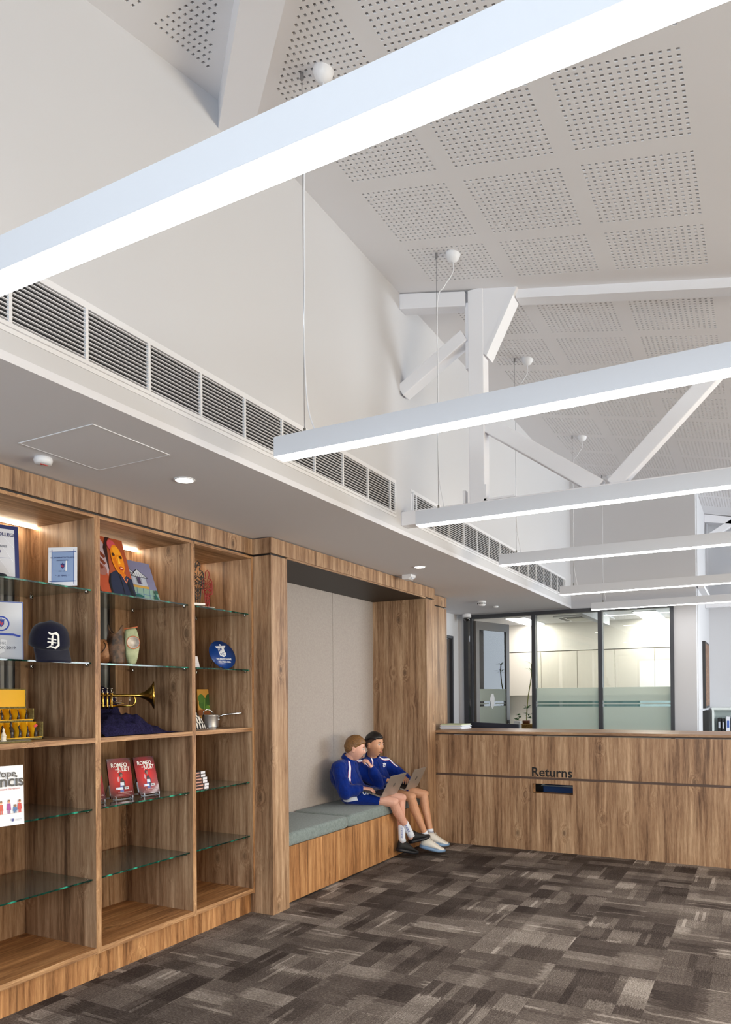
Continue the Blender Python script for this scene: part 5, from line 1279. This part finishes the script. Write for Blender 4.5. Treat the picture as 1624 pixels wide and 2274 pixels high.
def shoe(name, parent, heel, toe, upm, sole, upper, lace, H=.102, Wd=.048, upv=(0, 0, 1)):
    heel, toe = V(heel), V(toe); f = (toe - heel); L = f.length; f.normalize(); u = V(upv); u = (u - f * u.dot(f)).normalized(); r = f.cross(u)
    P = lambda a, b, c: heel + f * a * L + r * b + u * c
    def wid(a): return Wd * (.78 + .25 * math.sin(PI * min(1, a * 1.05)) ** .8 + .10 * math.exp(-((a - .68) / .2) ** 2)) * (1 if a < .9 else math.sqrt(max(.05, 1 - ((a - .9) / .105) ** 2))) * (1 if a > .1 else math.sqrt(max(.1, 1 - ((.1 - a) / .105) ** 2)))
    def top(a): return H * (1.0 if a < .26 else max(.40, 1.0 - (a - .26) * 1.02)) * (1 if a < .93 else max(.5, 1 - (a - .93) * 6))
    rings = []
    for k in range(15):
        a = k / 14; w = wid(a); t_ = top(a); ring = []
        for i in range(20):
            th = 2 * PI * i / 20; c_, s_ = math.cos(th), math.sin(th)
            zz = .018 + (t_ - .018) * (s_ * .5 + .5) ** .9; taper = 1 - .42 * max(0, (zz / H - .35)) ** 1.0
            ring.append(P(a, w * .96 * (abs(c_) ** .75) * (1 if c_ > 0 else -1) * taper, zz))
        rings.append(ring)


    b = G().loft(rings, 0).obj(name, upper, parent)
    for p in b.data.polygons: p.use_smooth = True
    rings = []
    for k in range(17):
        a = -.02 + 1.05 * k / 16; w = wid(max(0, min(1, a))) * 1.06; lift = .012 * max(0, a - .75) / .25
        rings.append([P(a, -w, lift), P(a, w, lift), P(a, w * 1.03, .014 + lift), P(a, w * .98, .028 - .006 * a + lift * .6), P(a, -w * .98, .028 - .006 * a + lift * .6), P(a, -w * 1.03, .014 + lift)])
    G().loft(rings, 0).obj('sole', sole, b)
    g = G()
    for k in range(5):
        a = .36 + k * .072; zt = top(a) + .003
        g.tube([P(a, -.020, zt - .007), P(a, -.010, zt), P(a, .010, zt), P(a, .020, zt - .007)], .0022, 6)
    g.tube([P(.36, 0, top(.36) + .004), P(.33, .022, top(.33) + .012), P(.40, .034, top(.4) - .002)], .0018, 6).tube([P(.36, 0, top(.36) + .004), P(.33, -.022, top(.33) + .012), P(.40, -.034, top(.4) - .002)], .0018, 6)
    g.obj('laces', lace, b)
    return b
def ribbon(pts, w, bvh, off, name, parent, wo, w0=.5):
    """white tape with thin red edges laid on the jacket; pts in world space"""
    P = [V(p) for p in pts]; sm = []
    for i in range(len(P) - 1):
        for k in range(8): sm.append(P[i].lerp(P[i + 1], k / 8))
    sm.append(P[-1]); rows = []
    def snap(p, e):
        q, n, _, _ = bvh.find_nearest(p - off); return (q + off) + n * e, n
    sn = [snap(p, .002) for p in sm]
    for i in range(len(sn)):
        a = sn[max(0, i - 1)][0]; b = sn[min(len(sn) - 1, i + 1)][0]; tg = (b - a).normalized(); sd = tg.cross(sn[i][1]).normalized()
        u = i / (len(sn) - 1); ww = w * (w0 + (1 - w0) * math.sin(PI * u) ** .7)
        rows.append([snap(sn[i][0] + sd * s__ * ww, e)[0] for s__, e in ((-1.22, .002), (-1, .003), (-.35, .003), (.35, .003), (1, .003), (1.22, .002))])
    g = G()
    for i in range(len(rows) - 1):
        for k in range(5):
            g.add([rows[i][k], rows[i][k + 1], rows[i + 1][k + 1], rows[i + 1][k]], [(0, 1, 2, 3)], 1 if k in (0, 4) else 0, True)
    return g.obj(name, [flat(226, 230, 240, .7), flat(196, 30, 50, .7)], parent, fix=False)
def emblem(cx, cy, size, bvh_o, name, parent, off, quads):
    """embroidery traced on the cloth around a centre; directions taken from the cloth's own normal"""
    bvh = bvh_o
    q, n, _, _ = bvh.find_nearest(V((cx[0], cx[1], cx[2])) - off)
    u = V((0, 0, 1)); r = u.cross(n).normalized(); u = n.cross(r)
    if cy: r, u = r * math.cos(cy) + u * math.sin(cy), u * math.cos(cy) - r * math.sin(cy)
    g = G()
    for k, (pl, m) in enumerate(quads):
        pts = []
        for a, b in pl:
            p = q + r * a * size + u * b * size; s_, n2, _, _ = bvh.find_nearest(p); pts.append(s_ + n2 * (.0022 + .0006 * m) + off)
        g.poly(pts, m)
    return g.obj(name, [flat(228, 232, 242, .8), flat(20, 50, 150, .8), flat(200, 40, 60, .8)], parent, fix=False)
CREST = [([(-.5, .42), (.5, .34), (.42, .24), (-.42, .30)], 0), ([(-.34, .28), (.36, .22), (.30, -.2), (0, -.5), (-.30, -.16)], 0), ([(-.20, .18), (-.06, .16), (-.06, -.1), (-.18, -.06)], 1), ([(.04, .1), (.24, .12), (.2, -.12), (.06, -.26)], 1), ([(-.04, .50), (.04, .50), (.04, .40), (-.04, .40)], 0), ([(-.18, .12), (-.10, .12), (-.10, .0), (-.18, .0)], 2)]

def boy(label, J, sk, hairspec, jac_amp, seedv, shoes, socks):
    base = V((J['pel'][0], J['pel'][1], .5))
    t = thing('person', label, 'person', base)
    for k in list(J):
        if isinstance(J[k], tuple) and len(J[k]) == 3 and not isinstance(J[k][0], V): J[k] = V(J[k])
    # ---- body: one continuous surface
    g = G(); rings, fr = head_pts(J['head'], J['face'], J['hup'], .99); g.loft(rings, 0)
    r_, f_, u_ = fr; HC = J['head']
    for s_ in (-1, 1):
        c_ = HC + r_ * .073 * s_ + f_ * -.006 + u_ * -.004
        g.ell(c_, ((f_ * .014 - r_ * s_ * .004), (r_ * .0055 * s_), u_ * .029), 0, 14, 10); g.ell(c_ + u_ * .012 + r_ * s_ * .004 + f_ * -.003, (f_ * .015, r_ * .004, u_ * .016), 0, 12, 8)
    g.cap(J['neck'], HC - u_ * .055 - f_ * .012, .050, .047)
    g.cap(J['chest'] + V((0, 0, .03)), J['neck'], .085, .052)
    g.cap(J['pel'], J['waist'], .085, .082); g.cap(J['waist'], J['chest'], .082, .09)
    for s_ in 'RL':
        g.cap(J['neck'] - V((0, 0, .04)), J['sh' + s_], .05, .045); g.cap(J['sh' + s_], J['el' + s_], .044, .035); g.cap(J['el' + s_], J['wr' + s_], .036, .0235)
        mid = J['kn' + s_].lerp(J['an' + s_], .30); mid2 = J['kn' + s_].lerp(J['an' + s_], .62)
        fd = J['calf' + s_]
        g.cap(J['pel'].lerp(J['hip' + s_], .5), J['hip' + s_], .075, .070); g.cap(J['hip' + s_], J['hip' + s_].lerp(J['kn' + s_], .75), .068, .050); g.cap(J['hip' + s_].lerp(J['kn' + s_], .7), J['kn' + s_], .050, .0455)
        g.cap(J['kn' + s_], mid + fd * .010, .043, .044); g.cap(mid + fd * .010, mid2 + fd * .004, .044, .034); g.cap(mid2 + fd * .004, J['an' + s_], .034, .0265)
        g.sph(J['kn' + s_] - fd * .018 + V((0, 0, .006)), .034)
        h = J['hand' + s_]; hand(g, J['wr' + s_], h[0], h[1], h[2], h[3], **h[4])
        g.cap(J['an' + s_], J['an' + s_] + V((0, 0, -.03)), .026, .024)
    body = fuse('body', g, sk, .0036, t, 3)
    # ---- face details
    for s_ in (-1, 1):
        ec = HC + r_ * .029 * s_ + u_ * .0135 + f_ * .0678
        e = G().sph(ec, .0118).obj('eye', flat(206, 198, 192, .3), t)
        G().ell(ec + f_ * .0095, (r_ * .0052, u_ * .0052, f_ * .0032), 0, 14, 8).obj('iris', flat(*hairspec['iris'], .2), e)
        G().tube([HC + r_ * s_ * a + u_ * b + f_ * c_ for a, b, c_ in ((.014, .030, .0845), (.024, .035, .0825), (.036, .034, .0755), (.045, .029, .067))], [.0016, .0024, .0022, .001], 6).obj('eyebrow', flat(*hairspec['brow'], .8), t)
        G().tube([HC + r_ * s_ * a + u_ * b + f_ * c_ for a, b, c_ in ((.019, .0165, .0815), (.029, .0215, .0815), (.040, .0165, .0745))], .0014, 5).obj('eyelid', sk, t)
    G().ell(HC + u_ * -.0515 + f_ * .0845, (r_ * .020, u_ * .0042, f_ * .0045), 0, 16, 8).ell(HC + u_ * -.0600 + f_ * .0835, (r_ * .017, u_ * .0048, f_ * .0045), 0, 16, 8).obj('lips', flat(*hairspec['lips'], .45), t)
    # ---- hair
    def hf(x, y, z, dx, dy, dz):
        line = hairspec['line'](x, y, z)
        m = max(0, min(1, (z - line) / .012))
        tk = hairspec['thick'](x, y, z); n = mnoise.noise(V((x * 60 + seedv, y * 26, z * 34)))
        return -.006 + m * (tk + .006 + .0035 * n * (tk > .006))
    rings, _ = head_pts(HC, f_, u_, .99, 72, 56, hf)
    # noses and lips do not belong to the hair shell: it lies inside the head there
    h = G().loft(rings, 0).obj('hair', hairspec['mat'], t)
    if 'fade' in hairspec:
        def hf2(x, y, z, dx, dy, dz):
            m = max(0, min(1, (z - hairspec['fadeline'](x, y, z)) / .018)); return -.006 + m * .0082
        rings, _ = head_pts(HC, f_, u_, .99, 64, 48, hf2)
        G().loft(rings, 0).obj('hair', hairspec['fade'], t)
    # ---- tracksuit top
    g = G(); A = J['shL'] - J['shR']; A.normalize()
    fwd = J['fwd'].normalized()
    def sec(c, rx, ry): return g.ring(c, A * rx, (fwd - A * fwd.dot(A)).normalized() * ry, 28)
    pel, wa, ch, nk = J['pel'], J['waist'], J['chest'], J['neck']
    g.loft([sec(pel + V((0, 0, -.045)) , .10, .09), sec(pel + V((0, 0, -.02)), .145, .118), sec(pel.lerp(wa, .35), .165, .128), sec(wa, .170, .128), sec(wa.lerp(ch, .5), .172, .124), sec(ch, .165, .112), sec(ch.lerp(nk, .45), .145, .098), sec(ch.lerp(nk, .75), .10, .08), sec(nk + V((0, 0, .0)), .062, .062)], 0)
    g.ell(wa + fwd * .05 + V((0, 0, -.03)), (A * .14, fwd * .085, V((0, 0, .07))), 0)
    for s_ in 'RL':
        g.cap(nk.lerp(J['sh' + s_], .35) + V((0, 0, -.028)), J['sh' + s_], .062, .066); g.cap(J['sh' + s_], J['sh' + s_].lerp(J['el' + s_], .6), .066, .062); g.cap(J['sh' + s_].lerp(J['el' + s_], .6), J['el' + s_], .062, .057)
        k = J['el' + s_].lerp(J['wr' + s_], .62); g.cap(J['el' + s_], k, .057, .052); g.cap(k, J['el' + s_].lerp(J['wr' + s_], .90), .052, .034)
        for q in range(3):
            pq = J['el' + s_].lerp(J['wr' + s_], .05 + .28 * q); g.sph(pq + V((0, 0, -.008 + .012 * (q % 2))), .057 - .004 * q)
    jk = fuse('tracksuit_top', g, JACK, .0055, t, 3, jac_amp, .055)
    for s_ in 'RL':
        a = J['el' + s_].lerp(J['wr' + s_], .86); b = J['el' + s_].lerp(J['wr' + s_], .985); ax_ = (b - a).normalized()
        G().lathe([(.031, 0), (.0345, .004), (.0335, .5 * (b - a).length), (.033, (b - a).length), (.027, (b - a).length + .001)], a, 20, 0, ax_).obj('cuff', JACK, t)
    g = G(); nd = (HC - nk).normalized(); n0 = nk - nd * .006 + fwd * .004
    prof = [(.066, -.006), (.068, .010), (.067, .030), (.064, .040), (.060, .040), (.058, .02), (.058, 0)]
    g.lathe(prof, n0, 28, 0, nd); cl = g.obj('collar', JACK, t)
    bm = bmesh.new(); bm.from_mesh(jk.data); bvh = BVHTree.FromBMesh(bm); bm.free(); off = base.copy()
    for s_ in 'RL':
        sg = 1 if s_ == 'L' else -1
        if s_ == 'L':
            a_ = J['shL']; ribbon([nk + A * .052 + fwd * .03 + V((0, 0, .008)), nk.lerp(a_, .55) + fwd * .06 + V((0, 0, .02)), a_ + fwd * .055 + V((0, 0, .045)), a_.lerp(J['elL'], .22) + fwd * .075 + A * .03], .0105, bvh, off, 'shoulder_stripe', t, 0); continue
        p0 = nk + A * sg * .050 + fwd * .035 + V((0, 0, .008)); p1 = nk.lerp(J['sh' + s_], .62) + fwd * .075 + V((0, 0, -.035)); p2 = J['sh' + s_] + fwd * .080 - A * sg * .030 + V((0, 0, -.09)); p3 = J['sh' + s_].lerp(J['el' + s_], .62) + fwd * .085 - A * sg * .035 + V((0, 0, .0))
        ribbon([p0, p1, p2, p3], .0105, bvh, off, 'shoulder_stripe', t, 0)
    zp = [nk + fwd * .08 + V((0, 0, -.02)), ch + fwd * .14, ch.lerp(wa, .55) + fwd * .16]
    g = G(); pts = []
    for i in range(15):
        u = i / 14; p = zp[0].lerp(zp[1], u * 2) if u < .5 else zp[1].lerp(zp[2], u * 2 - 1); q, n, _, _ = bvh.find_nearest(p - off); pts.append(q + off + n * .0015)
    g.tube(pts, .0016, 6).obj('zip', flat(6, 16, 80, .4), t)
    if not J['emb']: emblem(tuple(ch + A * .075 + fwd * .13 + V((0, 0, .015))), 0, .052, bvh, 'chest_crest', t, off, CREST)
    # ---- shorts
    g = G(); g.cap(pel + V((0, 0, -.015)) - A * .05, pel + V((0, 0, -.015)) + A * .05, .105, .105)
    for s_ in 'RL':
        e = J['hip' + s_].lerp(J['kn' + s_], J['hem']); g.cap(pel.lerp(J['hip' + s_], .8) + V((0, 0, .004)), J['hip' + s_], .088, .088); g.cap(J['hip' + s_], e, .086, .068)
    sh = g.obj('shorts', JACK, t)
    m = sh.modifiers.new('r', 'REMESH'); m.mode = 'VOXEL'; m.voxel_size = .006; m.use_smooth_shade = True; bake(sh)
    # cut the legs open at the hem and keep the cloth off the cushion
    hem = []
    for s_ in 'RL':
        d_ = (J['kn' + s_] - J['hip' + s_]).normalized(); hem.append((J['hip' + s_] + d_ * ((J['kn' + s_] - J['hip' + s_]).length * J['hem'] + .01) - base, d_))
    me = sh.data; bm = bmesh.new(); bm.from_mesh(me)
    mid_y = (J['knR'].y + J['knL'].y) / 2 - base.y
    dead = [v for v in bm.verts if (v.co - hem[0][0]).dot(hem[0][1]) > 0 and (v.co - hem[1][0]).dot(hem[1][1]) > 0 or ((v.co - hem[0 if v.co.y < mid_y else 1][0]).dot(hem[0 if v.co.y < mid_y else 1][1]) > 0)]
    bmesh.ops.delete(bm, geom=dead, context='VERTS')
    for v in bm.verts:
        v.co += v.normal * .004 * mnoise.noise(v.co * 22)
        if v.co.z < .0035: v.co.z = .0035
    bm.to_mesh(me); bm.free()
    sd = sh.modifiers.new('solid', 'SOLIDIFY'); sd.thickness = .003
    bm = bmesh.new(); bm.from_mesh(sh.data); b2 = BVHTree.FromBMesh(bm); bm.free()
    if J['emb']:
        e = J['hipR'].lerp(J['knR'], J['hem'] * .62) + V((.0, -.05, .05))
        emblem(tuple(e), .12, .060, b2, 'shorts_emblem', t, off, [([(-.55, .3), (-.30, .52), (-.2, .44), (-.42, .2), (-.42, -.1), (-.25, -.3), (-.35, -.38), (-.55, -.12)], 0), ([(-.2, .25), (-.1, .25), (-.05, -.3), (-.16, -.3)], 0), ([(-.02, .3), (.3, .2), (.26, -.3), (.1, -.38), (0, -.2)], 0), ([(.08, .1), (.18, .08), (.16, -.12), (.08, -.14)], 2), ([(.36, .3), (.44, .3), (.30, -.42), (.24, -.38)], 0)])
        a = J['hipR'] + V((-.03, -.085, -.01)); 
        g = G(); vs = []
        for j in range(7):
            for i in range(9):
                u, v = i / 8, j / 6; p = a + V((-.03 + .150 * u + .03 * (v - .5), -.01, .035 - .085 * v + .02 * u)); q, n, _, _ = b2.find_nearest(p - off)
                q2, n2, _, dd = bvh.find_nearest(p - off)
                vs.append(q + off + n * .005)
        g.add(vs, [(j * 9 + i, j * 9 + i + 1, (j + 1) * 9 + i + 1, (j + 1) * 9 + i) for j in range(6) for i in range(8)], 0, True); g.obj('shorts_panel', flat(222, 226, 240, .8), t, fix=False)
    # ---- socks and shoes
    for s_ in 'RL':
        top_ = J['kn' + s_].lerp(J['an' + s_], socks[0]); fd = J['calf' + s_]
        g = G(); n = 6; pts = [top_.lerp(J['an' + s_], i / (n - 1)) for i in range(n)] + [J['an' + s_] + V((0, 0, -.03)) + (J['toe' + s_] - J['heel' + s_]).normalized() * .01]
        rad = [socks[1] - (socks[1] - .030) * i / (n - 1) for i in range(n)] + [.031]
        sk_ = g.tube(pts, rad, 20).obj('sock', flat(226, 232, 244, .85), t)
        bm = bmesh.new(); bm.from_mesh(sk_.data); b3 = BVHTree.FromBMesh(bm); bm.free()
        if socks[0] < .75:
            dn = (J['an' + s_] - top_).normalized(); g = G()
            pos_ = 0.0
            for kind in 'SOLCCOSOR'[:9]:
                c_ = top_ + dn * (.018 + pos_) + V((.03, -.05, 0)); pos_ += .0118
                q, nn, _, _ = b3.find_nearest(c_ - off); rr_ = dn.cross(nn).normalized()
                ring = []
                for i in range(13):
                    an = 2 * PI * i / 12 if kind in 'O' else R(40 + 280 * i / 12)
                    ring.append(q + off + nn * .001 + dn * .0046 * math.cos(an) + rr_ * .0072 * math.sin(an))
                if kind == 'L': ring = [q + off + nn * .001 + dn * x_ + rr_ * y_ for x_, y_ in ((-.004, -.006), (.004, -.006), (.004, .006))]
                g.tube(ring, .0013, 5)
            g.obj('sock_lettering', flat(40, 66, 160, .8), sk_)
        else:
            g = G(); c0 = J['an' + s_] + V((0, 0, .012))
            for k in range(7):
                an = R(-100 + 16 * k); q = c0 + V((.034 * math.cos(an), .034 * math.sin(an), .002)); g.sph(q, .0035, 0, 8, 6)
            g.obj('sock_lettering', flat(60, 60, 90, .8), sk_)
        shoe('shoe', t, J['heel' + s_], J['toe' + s_], None, shoes[1], shoes[0], shoes[2], upv=J.get('shup' + s_, (0, 0, 1)))
    return t

def hairmat(name, c1, c2):
    nb = NB(name); n = nb.noise(nb.n('Mapping', {'Vector': nb.pos(), 'Scale': (60, 60, 22)}).outputs[0], 4, 4, .7); nb.t.links.new(nb.ramp(n, [(.35, c1), (.65, c2)]), nb.b.inputs['Base Color']); nb.b.inputs['Roughness'].default_value = .45; nb.bump(n, .5, .002); return nb.m
SK1 = skin('fair_skin', 226, 178, 158, 206, 146, 124)
SK2 = skin('tan_skin', 214, 162, 128, 192, 134, 100)
fd = V((-1, 0, 0))
J1 = dict(pel=(-3.22, 5.76, .602), waist=(-3.285, 5.745, .69), chest=(-3.31, 5.735, .79), neck=(-3.275, 5.745, .885), head=(-3.205, 5.752, .988), face=(.86, .42, -.22), hup=(.12, 0, 1), fwd=V((1, .12, 0)),
          shR=(-3.285, 5.600, .825), shL=(-3.265, 5.885, .825), elR=(-3.175, 5.515, .625), elL=(-3.085, 5.965, .655), wrR=(-3.075, 5.635, .655), wrL=(-3.105, 5.875, .815),
          hipR=(-3.20, 5.69, .578), hipL=(-3.20, 5.84, .578), knR=(-2.868, 5.825, .522), knL=(-2.868, 5.985, .535), anR=(-2.815, 6.065, .210), anL=(-2.862, 5.985, .180), calfR=V((-.9, -.2, 0)), calfL=fd,
          heelR=(-2.845, 6.105, .112), toeR=(-2.700, 6.235, .150), heelL=(-2.895, 5.945, .070), toeL=(-2.79, 6.145, .012), shupR=(-.45, -.25, .85), hem=.66, emb=True,
          handR=(V((.85, .50, -.10)), V((.1, -.1, 1)), 1, .42, dict(spread=.12)), handL=(V((-.35, -.35, .70)), V((.75, .25, .5)), -1, 1.15, dict(spread=.0, thumb=(.4, .5))))
h1 = dict(mat=hairmat('sandy_hair', rgb(72, 44, 22), rgb(156, 112, 62)), iris=(70, 100, 120), brow=(150, 110, 70), lips=(196, 120, 112),
          line=lambda x, y, z: (.052 if y > .055 else (.052 - (.055 - y) * .9 if y > 0 else max(-.055, .002 + y * 1.1))), thick=lambda x, y, z: .013 if z > .045 else .008)
boy('seated person in blue tracksuit, sandy hair, hand at chin, nearer the camera', J1, SK1, h1, .0075, 3.1, (flat(22, 22, 24, .7), flat(16, 18, 26, .5), flat(12, 12, 13, .7)), (.66, .0345))
J2 = dict(pel=(-3.20, 6.26, .602), waist=(-3.265, 6.235, .69), chest=(-3.285, 6.195, .785), neck=(-3.245, 6.150, .880), head=(-3.185, 6.085, 1.000), face=(.98, -.12, -.10), hup=(.06, -.02, 1), fwd=V((.95, -.30, 0)),
          shR=(-3.265, 6.045, .815), shL=(-3.195, 6.325, .805), elR=(-3.145, 6.055, .650), elL=(-3.03, 6.425, .650), wrR=(-3.055, 6.030, .690), wrL=(-3.000, 6.315, .690),
          hipR=(-3.17, 6.19, .578), hipL=(-3.17, 6.35, .578), knR=(-2.862, 6.185, .520), knL=(-2.862, 6.470, .512), anR=(-2.765, 6.290, .160), anL=(-2.775, 6.430, .160), calfR=V((-.9, -.1, 0)), calfL=V((-.9, -.1, 0)),
          heelR=(-2.80, 6.235, .062), toeR=(-2.585, 6.300, .016), heelL=(-2.80, 6.385, .075), toeL=(-2.60, 6.440, .045), hem=.55, emb=False,
          handR=(V((.72, .55, -.22)), V((.1, -.2, 1)), 1, .40, dict(spread=.10)), handL=(V((.62, -.62, -.20)), V((.1, .1, 1)), -1, .40, dict(spread=.10)))
h2 = dict(mat=hairmat('black_hair', rgb(10, 8, 8), rgb(30, 24, 22)), iris=(46, 30, 22), brow=(24, 18, 16), lips=(170, 96, 84),
          line=lambda x, y, z: (.058 if y > .05 else .050 - max(0, .0 - y) * .35), thick=lambda x, y, z: .014,
          fade=flat(64, 46, 38, .8, name='short_sides'), fadeline=lambda x, y, z: (.056 if y > .05 else (.056 - (.05 - y) * 1.2 if y > 0 else max(-.05, -.004 + y * .8))))
boy('seated person in blue tracksuit, cropped black hair, white shoes, nearer the counter', J2, SK2, h2, .0075, 8.2, (flat(228, 222, 212, .6), flat(120, 150, 186, .35), flat(214, 208, 196, .7)), (.90, .0330))
